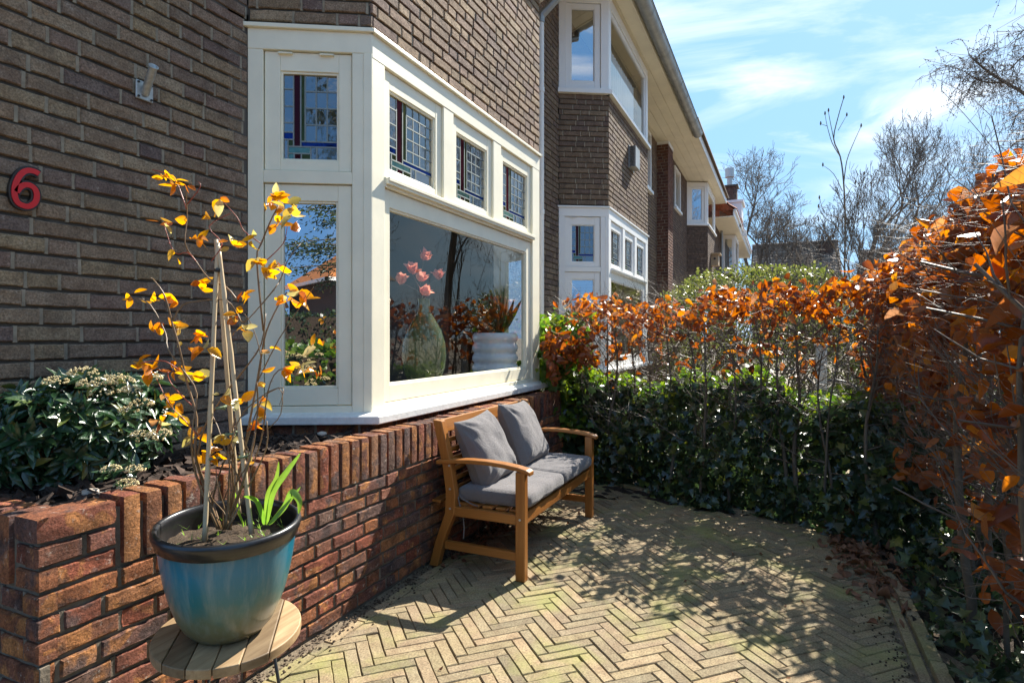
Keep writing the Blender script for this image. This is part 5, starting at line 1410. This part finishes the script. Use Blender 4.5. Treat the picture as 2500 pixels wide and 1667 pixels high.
# ------------------------------------------------------------------ garden beyond the hedge
def box_leaves(n, lo, hi, size, edge=.25, rx=None):
    P = []
    while len(P) < n:
        p = [random.uniform(a, b) for a, b in zip(lo, hi)]
        cx = [(a+b)/2 for a, b in zip(lo, hi)]; h = [(b-a)/2 for a, b in zip(lo, hi)]
        q = [(p[i]-cx[i])/h[i] for i in range(3)]
        m_ = max(abs(q[0]), abs(q[1]), q[2])
        rr = (abs(q[0])**3.2 + abs(q[1])**3.2 + max(q[2], 0)**3.2)**(1/3.2)
        lump = .97 + .13*mn.noise(Vector(p)*1.6) + .10*mn.noise(Vector(p)*4.5)
        if rr < lump and rr > lump - edge: P.append(p)
    P = np.array(P); D = RNG.normal(0, 1, (n, 3)) + [0, 0, .5]; Nn = RNG.normal(0, .8, (n, 3)) + [0, 0, .7]
    return scatter('round', P, D, Nn, RNG.uniform(*size, n), .3)
pr = thing('privet_hedge', 'rounded yellow green hedge in the neighbouring front garden, beyond the beech hedge', 'hedge', (10.4, .4, 0))
Vv, Ff = box_leaves(17000, (9.4, -1.5, .3), (12.2, 2.0, 2.42), (.032, .060), .24); np_mesh('foliage', Vv, Ff, M['privet'], pr)
segs = []; tips = []
for i in range(60):
    x, y = random.uniform(9.7, 11.9), random.uniform(-1.2, 1.8)
    grow((x, y, 0), (random.gauss(0,.2), random.gauss(0,.2), 1), 1.4, .018, 3, segs, tips, .45, .2)
segs = [s for s in segs if s[5] < 2.4 and 9.45 < s[3] < 12.1 and -1.45 < s[4] < 2.0]
Vv, Ff = tubes_np(segs, 3); np_mesh('branches', Vv, Ff, M['trunk'], pr)
sheet('path', 5.9, 9.4, -3.2, 1.95, -.02, M['paver'])
mb = MB()
po_ = atX(1886, 900, 8.0)
tg = thing('gate_post', 'grey weathered wooden post standing behind the back hedge', 'post', (8.0, po_.y, 0))
mb.box((7.95, po_.y-.06, 0), (8.07, po_.y+.06, 1.12)); mb.build('post', M['galv'], tg, bevel=.008); mb = MB(); mb.box((7.94, po_.y-.075, 1.12), (8.085, po_.y+.075, 1.15)); mb.build('cap', M['zinc'], tg)
# bicycle parked in the neighbour's garden
bk = thing('bicycle', 'black bicycle parked behind the back hedge, partly hidden by twigs', 'bicycle', (8.5, -.1, 0))
yw0, yw1 = -.62, .43; R0 = .335
for yy in (yw0, yw1):
    mb = MB(); mb.tube([(8.5, yy+R0*math.cos(a*math.pi/16), R0+.02+R0*math.sin(a*math.pi/16)) for a in range(33)], .019, 8, cap=False); w_ = mb.build('wheel', M['black'], bk, smooth=True)
    mb = MB()
    mb.tube([(8.5, yy+(R0-.025)*math.cos(a*math.pi/16), R0+.02+(R0-.025)*math.sin(a*math.pi/16)) for a in range(33)], .008, 6, cap=False)
    for a in range(24):
        mb.tube([(8.5, yy, R0+.02), (8.5, yy+(R0-.02)*math.cos(a*math.pi/12), R0+.02+(R0-.02)*math.sin(a*math.pi/12))], .0013, 3)
    o = mb.build('rim', M['galv'], w_); o.parent = w_
mb = MB(); z = R0+.02
BB = (8.5, -.10, .30); ST = (8.5, -.28, .82); HT = (8.5, .25, .80); HB = (8.5, .30, .62)
for a, b in ((BB, ST), (BB, HB), (ST, HT), (HT, HB), (HB, (8.5, yw1, z)), (BB, (8.5, yw0, z)), ((8.5,-.26,.76), (8.5, yw0, z))): mb.tube([a, b], .016, 8)
mb.build('frame', M['black'], bk, smooth=True)
mb = MB(); mb.tube([(8.5,.25,.8),(8.5,.22,1.0)], .012, 8); mb.tube([(8.22,.08,1.04),(8.32,.2,1.03),(8.5,.23,1.01),(8.68,.2,1.03),(8.78,.08,1.04)], .012, 8); mb.build('handlebar', M['galv'], bk, smooth=True)
mb = MB(); mb.tube([(8.5,-.28,.82),(8.5,-.31,.93)], .012, 8); mb.lathe([(0,.03),(.06,.028),(.09,.01),(.07,-.01),(0,-.012)], (8.5,-.33,.94), 16, mod=lambda a, z: 1+.35*abs(math.sin(a))); mb.build('saddle', M['rim'], bk, smooth=True)
wb = thing('slatted_crate', 'white slatted wooden crate in the neighbouring garden, seen through the hedge', 'crate', tuple(atX(1465, 900, 7.6)))
c = atX(1465, 890, 7.6); mb = MB()
for i in range(6): mb.box((7.6, c.y-.24+i*.085, .25), (7.62, c.y-.19+i*.085, c.z+.04))
mb.box((7.585, c.y-.26, c.z), (7.6, c.y+.26, c.z+.06)); mb.box((7.585, c.y-.26, .3), (7.6, c.y+.26, .36)); mb.box((7.62, c.y-.26, .25), (8.0, c.y-.24, c.z+.04)); mb.box((7.62, c.y+.24, .25), (8.0, c.y+.26, c.z+.04)); mb.box((7.6, c.y-.25, .25), (8.0, c.y+.25, .27))
mb.build('slats', M['white2'], wb)

# ------------------------------------------------------------------ bare trees
def tree_segs(base, H, r0, levels=6, lean=(0,0), spread=.55, up=.25, seed=1, ratio=.72, kids=(2,3), trunkf=.22, droop=0, rmin=.008):
    rnd = random.Random(seed); out = []; trunk = []
    def rec(p, d, L, r, lv):
        n = 3 if lv > 1 else 2
        for i in range(n):
            j = .16 if lv > 1 else .28
            d = Vector((d.x+rnd.gauss(0,j), d.y+rnd.gauss(0,j), d.z+rnd.gauss(up*.18,j)-droop*(levels-lv)*.05)).normalized()
            q = p + d*(L/n); r2 = r*(.90 if lv > 1 else .7)
            (trunk if lv >= levels-1 else out).append((*p, *q, r, r2)); p, r = q, r2
            r = max(r, rmin)
            if lv > 0 and i < n-1 and rnd.random() < .55:
                dd = Vector((d.x+rnd.gauss(0,spread), d.y+rnd.gauss(0,spread), d.z+rnd.gauss(.05,spread*.6))).normalized()
                rec(p, dd, L*ratio*rnd.uniform(.6,.9), r*.55, lv-1)
        if lv > 0:
            for _ in range(rnd.randint(*kids)):
                dd = Vector((d.x+rnd.gauss(0,spread), d.y+rnd.gauss(0,spread), d.z+rnd.gauss(up*.5,spread*.5))).normalized()
                rec(p, dd, L*ratio*rnd.uniform(.75,1.1), r*.68, lv-1)
    rec(Vector(base), Vector((lean[0], lean[1], 1)).normalized(), H*trunkf, r0, levels)
    return trunk, out
def bare_tree(label, *a, cat='tree', mat=None, name='bare_tree', fit=None, **k):
    tr, cr = tree_segs(*a, **k)
    if fit:      # stretch to the surveyed height and width
        tr, cr = np.array(tr), np.array(cr); bx, by, bz = a[0]
        top = np.percentile(cr[:, 5], 99.7); cx_, cy_ = np.median(cr[:, 3]), np.median(cr[:, 4])
        hw = np.percentile(np.hypot(cr[:, 3]-cx_, cr[:, 4]-cy_), 97)
        fz, fw = (fit[0]-bz)/(top-bz), fit[1]/2/hw
        for A_ in (tr, cr):
            for c_ in (2, 5):
                zz = A_[:, c_].copy(); g_ = np.clip((zz-bz)/(top-bz)*2.2, 0, 1)
                for o_, b_, m_ in ((c_-2, bx, cx_), (c_-1, by, cy_)): A_[:, o_] = b_ + (A_[:, o_]-b_)*fw - (m_-b_)*fw*g_
                A_[:, c_] = bz + (zz-bz)*fz
    t_ = thing(name, label, cat, tuple(a[0]), None)
    Vv, Ff = tubes_np(tr, 8); np_mesh('trunk', Vv, Ff, mat or M['tree_bark'], t_, smooth=True)
    Vv, Ff = tubes_np(cr, 3); np_mesh('crown', Vv, Ff, mat or M['tree_bark'], t_); return t_, cr
def gpos(x, depth): p = at(x, 771, depth); return (p.x, p.y, -.1)
bare_tree('broad bare tree behind the end of the house row, nearest to the chimney', gpos(1765, 37), 10.5, .26, seed=12, levels=6, kids=(2,4), spread=.62, up=.5, ratio=.74, trunkf=.27, rmin=.013, fit=(12.6, 6.6))
bare_tree('lower bare tree with dense fine twigs right of the broad one', gpos(1850, 39), 7.6, .16, seed=5, levels=6, kids=(2,4), spread=.55, up=.4, ratio=.74, trunkf=.27, rmin=.015, fit=(9.5, 5.2))
bare_tree('dark spreading bare tree above the back hedge, left of the birch', gpos(2050, 22), 8.2, .17, seed=9, levels=7, spread=.48, up=.35, ratio=.73, trunkf=.24, rmin=.007, fit=(8.9, 6.2))
bare_tree('gnarled bare tree with wide crown between the spreading tree and the birch', gpos(2190, 19), 8.0, .17, seed=33, levels=6, spread=.5, up=.35, ratio=.72, trunkf=.24, rmin=.007, fit=(8.4, 4.6))
bare_tree('low tangled bare shrub tree rising behind the corner of the hedges', gpos(1990, 13), 3.6, .06, seed=14, levels=6, spread=.45, up=.5, ratio=.74, trunkf=.2, rmin=.006, fit=(4.9, 2.6))
bare_tree('small bare tree with crossing twigs behind the tall right hedge', gpos(2130, 15), 4.4, .07, seed=51, levels=6, spread=.5, up=.4, ratio=.74, trunkf=.2, rmin=.006, fit=(5.6, 3.6))
# traced sapling with buds
sg = []; sm = thing('sapling', 'slender bare sapling with dark buds rising above the back hedge', 'sapling', tuple(at(1940, 771, 7.2)))
def tr(pts, depth, r0, r1):
    P3 = smooth_path([tuple(at(x, y, depth+random.gauss(0,.05))) for x, y in pts], 3); n = len(P3)
    for i in range(n-1): sg.append((*P3[i], *P3[i+1], r0+(r1-r0)*i/n, r0+(r1-r0)*(i+1)/n))
    return P3
ends = []
for pts, r0 in (([(1948,900),(1945,700),(1940,620),(1942,520),(1938,420),(1930,360),(1915,320),(1925,270),(1938,225)], .014), ([(1930,360),(1912,330),(1900,290),(1895,262)], .006), ([(1900,290),(1885,285)], .004), ([(1915,320),(1905,270),(1903,255)], .005), ([(1925,300),(1945,265)], .004), ([(1938,420),(1945,370),(1960,330),(1978,290)], .007), ([(1935,440),(1915,400),(1890,380)], .005), ([(1942,520),(1925,500),(1895,490),(1882,455)], .006), ([(1942,560),(1920,520),(1895,500),(1880,475)], .006), ([(1940,620),(1900,540),(1870,520),(1850,515)], .007), ([(1942,600),(1965,500),(1975,450),(1985,400)], .007), ([(1945,700),(1925,600),(1915,560)], .008), ([(1948,900),(1955,700),(1975,600),(1985,520)], .009), ([(1935,480),(1950,440),(1965,420)], .004), ([(1700,520),(1760,500),(1800,560),(1850,640)][::-1], .004)):
    p = tr(pts, 7.2, r0, r0*.3); ends.append(p[-1])
Vv, Ff = tubes_np(sg, 5); np_mesh('stem', Vv, Ff, M['tree_bark'], sm, smooth=True)
mb = MB()
for e in ends: mb.lathe([(0,-.02),(.010,-.005),(.011,.01),(.006,.028),(0,.035)], e, 6)
mb.build('bud', M['tree_bark'], sm)
# birch with drooping twigs at the right
sg = []; bi = thing('birch_tree', 'birch with drooping fine twigs leaning in from the right edge', 'tree', tuple(at(2480, 771, 13)))
bp_ends = []
main = [([(2520,900),(2490,600),(2460,420),(2440,300),(2420,200)], .16, .08), ([(2440,300),(2380,240),(2352,215),(2310,190),(2270,165),(2240,140),(2225,125)], .06, .012), ([(2310,190),(2270,190),(2240,180),(2215,165),(2190,155),(2170,150)], .02, .005), ([(2420,200),(2390,120),(2370,60),(2360,-40)], .06, .02), ([(2240,140),(2250,125),(2265,118)], .01, .004), ([(2240,185),(2225,205),(2220,225)], .010, .003), ([(2300,200),(2290,170),(2278,150)], .012, .004), ([(2460,420),(2400,350),(2350,320),(2320,340)], .05, .01), ([(2380,240),(2340,260),(2320,300)], .02, .005), ([(2390,120),(2350,130),(2320,160)], .02, .005), ([(2370,60),(2340,80),(2325,120)], .02, .004), ([(2490,600),(2420,480),(2360,430),(2330,440)], .05, .01)]
for pts, r0, r1 in main:
    P3 = tr(pts, 13, r0, r1)
    if r0 < .1:
        for p in P3[::1]:
            for _ in range(4):
                q = Vector(p) + Vector((random.gauss(0,.25), random.gauss(0,.25), random.gauss(0,.1))); sg.append((*p, *q, .006, .004))
                L = random.uniform(.25, .9)*(1.5 if pts[0][0] > 2380 or pts[-1][0] > 2310 else .35); d = Vector((random.gauss(0,.4), random.gauss(0,.4), -.5 if pts[-1][0] > 2300 else random.gauss(-.1,.5)))
                for k in range(5):
                    d = (d + Vector((random.gauss(0,.18), random.gauss(0,.18), -.22))).normalized(); q2 = q + d*(L/5); sg.append((*q, *q2, .004, .003)); bp_ends.append(tuple(q2))
                    if random.random() < .8:
                        q3 = q2 + Vector((random.gauss(0,.09), random.gauss(0,.09), random.gauss(-.06,.06))); sg.append((*q2, *q3, .003, .002)); bp_ends.append(tuple(q3))
                    q = q2
Vv, Ff = tubes_np(sg, 4); np_mesh('branches', Vv, Ff, M['tree_bark'], bi)
P = np.array(bp_ends); n = len(P); Vv, Ff = scatter('round', P, RNG.normal(0,1,(n,3))+[0,0,-.8], RNG.normal(0,1,(n,3)), RNG.uniform(.018,.034,n)); np_mesh('catkins', Vv, Ff, M['tree_bark'], bi)

# ------------------------------------------------------------------ roofs far behind
def far_house(label, X, ya, yb, zr, ze, slope_dx, chim, nt=None):
    h = thing('tiled_house', label, 'house', (X, (ya+yb)/2, 0))
    up = Vector((slope_dx, 0, zr-ze)); L = up.length; upn = up/L; nr = Vector((-upn.z, 0, upn.x))
    tw, th = .30, .36
    mb = MB(); roof_tiles(mb, (X, ya, ze), (0,1,0), tuple(upn), int((yb-ya)/tw), int(L/th), tw, th, tuple(nr)); mb.build('roof_tiles', M['tile_brown'], h)
    mb = MB(); mb.add([(X,ya,ze),(X,yb,ze),(X+slope_dx,yb,zr),(X+slope_dx,ya,zr),(X+2*slope_dx,ya,ze),(X+2*slope_dx,yb,ze)], [(0,1,2,3),(3,2,5,4),(0,3,4),(1,5,2)]); mb.box((X+.4, ya+.2, 0), (X+2*slope_dx-.4, yb-.2, ze)); mb.build('body', M['brick_far'], h)
    mb = MB(); mb.tube([(X+slope_dx, ya, zr+.05), (X+slope_dx, yb, zr+.05)], .14, 8); mb.build('ridge', M['tile_brown'], h)
    for (cy, cw, cz0, cz1) in chim:
        mb = MB()
        for pl, Lc in ((Pl(X+slope_dx-1.2, cy+cw/2, 0, -1, -1, 0), cw), (Pl(X+slope_dx-1.2, cy-cw/2, 1, 0, 0, -1), .8)): brick_wall(mb, pl, 0, Lc, cz0, cz1, course=.10, L=.3, vj=False)
        mb.box((X+slope_dx-1.25, cy-cw/2-.06, cz1), (X+slope_dx-.4, cy+cw/2+.06, cz1+.12), 1)
        for k in (-1, 1): mb.tube([(X+slope_dx-.9, cy+k*cw*.25, cz1+.1), (X+slope_dx-.9, cy+k*cw*.25, cz1+.45)], .10, 8, 0)
        mb.build('chimney', [M['brick_far'], M['mortar_dark'], M['mortar_dark']], h)
a, b = atX(1728, 568, 44), atX(1925, 566, 44)
far_house('distant house with grey brown pantile roof and end chimney, behind the rounded green hedge', 38.5, b.y, a.y, a.z, 3.2, 5.5, [(b.y+.75, .8, 4.9, 7.2)])
a, b = atX(1975, 583, 34), atX(2150, 583, 34)
far_house('dark roofed house half hidden by bare trees, right of the pantile roof', 29.5, b.y, a.y, a.z, 2.6, 4.5, [(a.y-2.2, .6, 4.2, a.z+.5)])

# ------------------------------------------------------------------ street side seen in the window reflections
rh = thing('roofed_house', 'brick house with orange pantile roof across the garden, mirrored in the narrow bay window', 'house', (-38, -14, 0))
mb = MB(); mb.box((-48, -26, 0), (-36, -11.2, 5.6)); mb.build('wall', M['brick_far'], rh)
mb = MB(); upv = Vector((-.848, 0, .53)); roof_tiles(mb, (-35.4, -27, 5.3), (0,1,0), tuple(upv), 40, 13, .33, .42, (.53,0,.848))
mb.add([(-35.4,-27,5.3),(-35.4,-10.4,5.3),(-40.2,-13.8,8.3),(-40.2,-27,8.3),(-48,-10.4,5.3),(-48,-27,5.3)], [(0,1,2,3),(1,4,2),(3,2,4,5)]); mb.build('roof', M['tile_orange'], rh)
mb = MB(); mb.box((-35.5,-27,5.1),(-35.2,-10.2,5.35)); mb.box((-48,-10.4,5.1),(-35.2,-10.2,5.35)); mb.box((-36.1,-11.2,5.05),(-35.3,-27,5.12)); mb.build('gutter', M['white2'], rh)
mb = MB(); mb.box((-36.02,-15.2,3.1),(-35.93,-12.4,4.8)); mb.build('window_frame', M['white2'], rh)
mb = MB()
for k in range(3): mb.box((-35.93,-15.1+k*.9,3.2),(-35.92,-14.3+k*.9,4.7))
mb.build('pane', M['interior'], rh)
rh2 = thing('roofed_house', 'low red tiled house left of the orange roof in the reflection', 'house', (-46, -6, 0))
mb = MB(); mb.box((-52,-9.5,0),(-44,2,3.6)); mb.build('wall', M['brick_far'], rh2); mb = MB(); mb.add([(-43.6,-10,3.5),(-43.6,2.5,3.5),(-47.5,2.5,6.0),(-47.5,-10,6.0),(-52,2.5,3.5),(-52,-10,3.5)], [(0,1,2,3),(3,2,4,5),(1,4,2),(0,3,5)]); mb.build('roof', M['tile_orange'], rh2)
# conifer
cf = thing('pine_tree', 'tall dark evergreen with spreading branches, mirrored in the bay window', 'tree', (-13, -4.6, 0))
mb = MB(); mb.tube([(-13,-4.6,0),(-12.9,-4.6,4),(-12.8,-4.5,8),(-12.8,-4.5,11)], [.28,.22,.14,.04], 10); mb.build('trunk', M['tree_bark'], cf)
sg = []; ps = []; ds = []
for i in range(70):
    z = random.uniform(3.2, 10.5); a_ = random.uniform(0, 6.28); L = (11.5-z)*.42*random.uniform(.6,1.1); p = Vector((-12.85,-4.55,z)); d = Vector((math.cos(a_), math.sin(a_), .12))
    for k in range(7):
        d = (d + Vector((random.gauss(0,.12), random.gauss(0,.12), -.05))).normalized(); q = p + d*(L/7); sg.append((*p,*q,.04*(1-k/8),.03*(1-k/8))); p = q
        for _ in range(int(20+k*4)):
            c_ = q + Vector((random.gauss(0,.28), random.gauss(0,.28), random.gauss(-.05,.12))); ps.append(tuple(c_)); ds.append(tuple(d + Vector((random.gauss(0,.7), random.gauss(0,.7), random.gauss(-.2,.4)))))
Vv, Ff = tubes_np(sg, 4); np_mesh('branches', Vv, Ff, M['tree_bark'], cf)
n = len(ps); Vv, Ff = scatter('long', np.array(ps), np.array(ds), RNG.normal(0,1,(n,3))+[0,0,.6], RNG.uniform(.09,.17,n)); np_mesh('crown', Vv, Ff, M['ivy'], cf)
lh = thing('laurel_hedge', 'leafy evergreen hedge beside the entrance path, mirrored in the lower bay window', 'hedge', (-2.8, -.2, 0))
Vv, Ff = box_leaves(5200, (-3.6,-2.2,0), (-2.2,2.3,1.16), (.08,.12), .35); np_mesh('foliage', Vv, Ff, M['ivy_light'], lh)
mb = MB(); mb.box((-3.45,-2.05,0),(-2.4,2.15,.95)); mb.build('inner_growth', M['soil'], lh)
yh = thing('yew_hedge', 'clipped dark evergreen hedge across the neighbouring front garden', 'hedge', (-12, -2, 0))
Vv, Ff = box_leaves(9000, (-13,-8,0), (-11.6,4,2.0), (.08,.13), .3); np_mesh('foliage', Vv, Ff, M['ivy'], yh)
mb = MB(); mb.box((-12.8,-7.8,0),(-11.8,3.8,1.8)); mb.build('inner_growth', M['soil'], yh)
# houses and trees across the street for the front panes
sh = thing('brick_house', 'long dark brick house row with brown roof across the street', 'house', (12, -22, 0))
mb = MB(); mb.box((2,-30,0),(34,-21,5.2)); mb.build('wall', M['brick_far'], sh)
mb = MB(); mb.add([(1.5,-20.5,5.1),(34.5,-20.5,5.1),(34.5,-25.5,8.2),(1.5,-25.5,8.2),(34.5,-30.5,5.1),(1.5,-30.5,5.1)], [(0,1,2,3),(3,2,4,5),(0,3,5),(1,4,2)]); mb.build('roof', M['tile_brown'], sh)
for k in range(7):
    f_ = Pl(4+k*4.3, -21, 1, 0, 0, 1); mb = MB(); frame_ring(mb, f_, 0, 2.0, .9, 2.4, .08,.08,.08,.08, -.05, .05); frame_ring(mb, f_, 0, 2.0, 3.5, 4.8, .08,.08,.08,.08, -.05, .05); mb.build('window_frame', M['white2'], sh)
    mb = MB()
    for z0, z1 in ((.98,2.32),(3.58,4.72)): pbox(mb, f_, .08, 1.92, z0, z1, 0, .01)
    mb.build('pane', M['interior'], sh)
bare_tree('dense bare shrub tree close behind the tall right hedge', (5.6, -3.8, -.1), 5.2, .07, seed=88, levels=6, spread=.55, up=.3, ratio=.74, trunkf=.22, rmin=.004, fit=(5.2,4.5))
bare_tree('second bare shrub tree behind the tall hedge, a little further along', (8.4, -4.6, -.1), 6.0, .08, seed=98, levels=6, spread=.55, up=.3, ratio=.74, trunkf=.22, rmin=.005, fit=(6,5))
sheet('road', -60, 60, -13, -7, -.03, mat_plain('asphalt', (.06,.06,.062), .9, .2, 6, 90, .5, .01))
for i, (x, y, s_) in enumerate(((5.5,-8,11),(9.5,-6.5,13),(14,-9,17))):
    bare_tree(('bare street tree nearest the patio, behind the tall hedge', 'bare street tree with straight trunk further along the verge', 'bare street tree at the far side of the road')[i], (x, y, -.1), 8.5, .14, seed=s_*7, levels=6, spread=.5, up=.35, ratio=.72, trunkf=.24, fit=(9.5, 6))
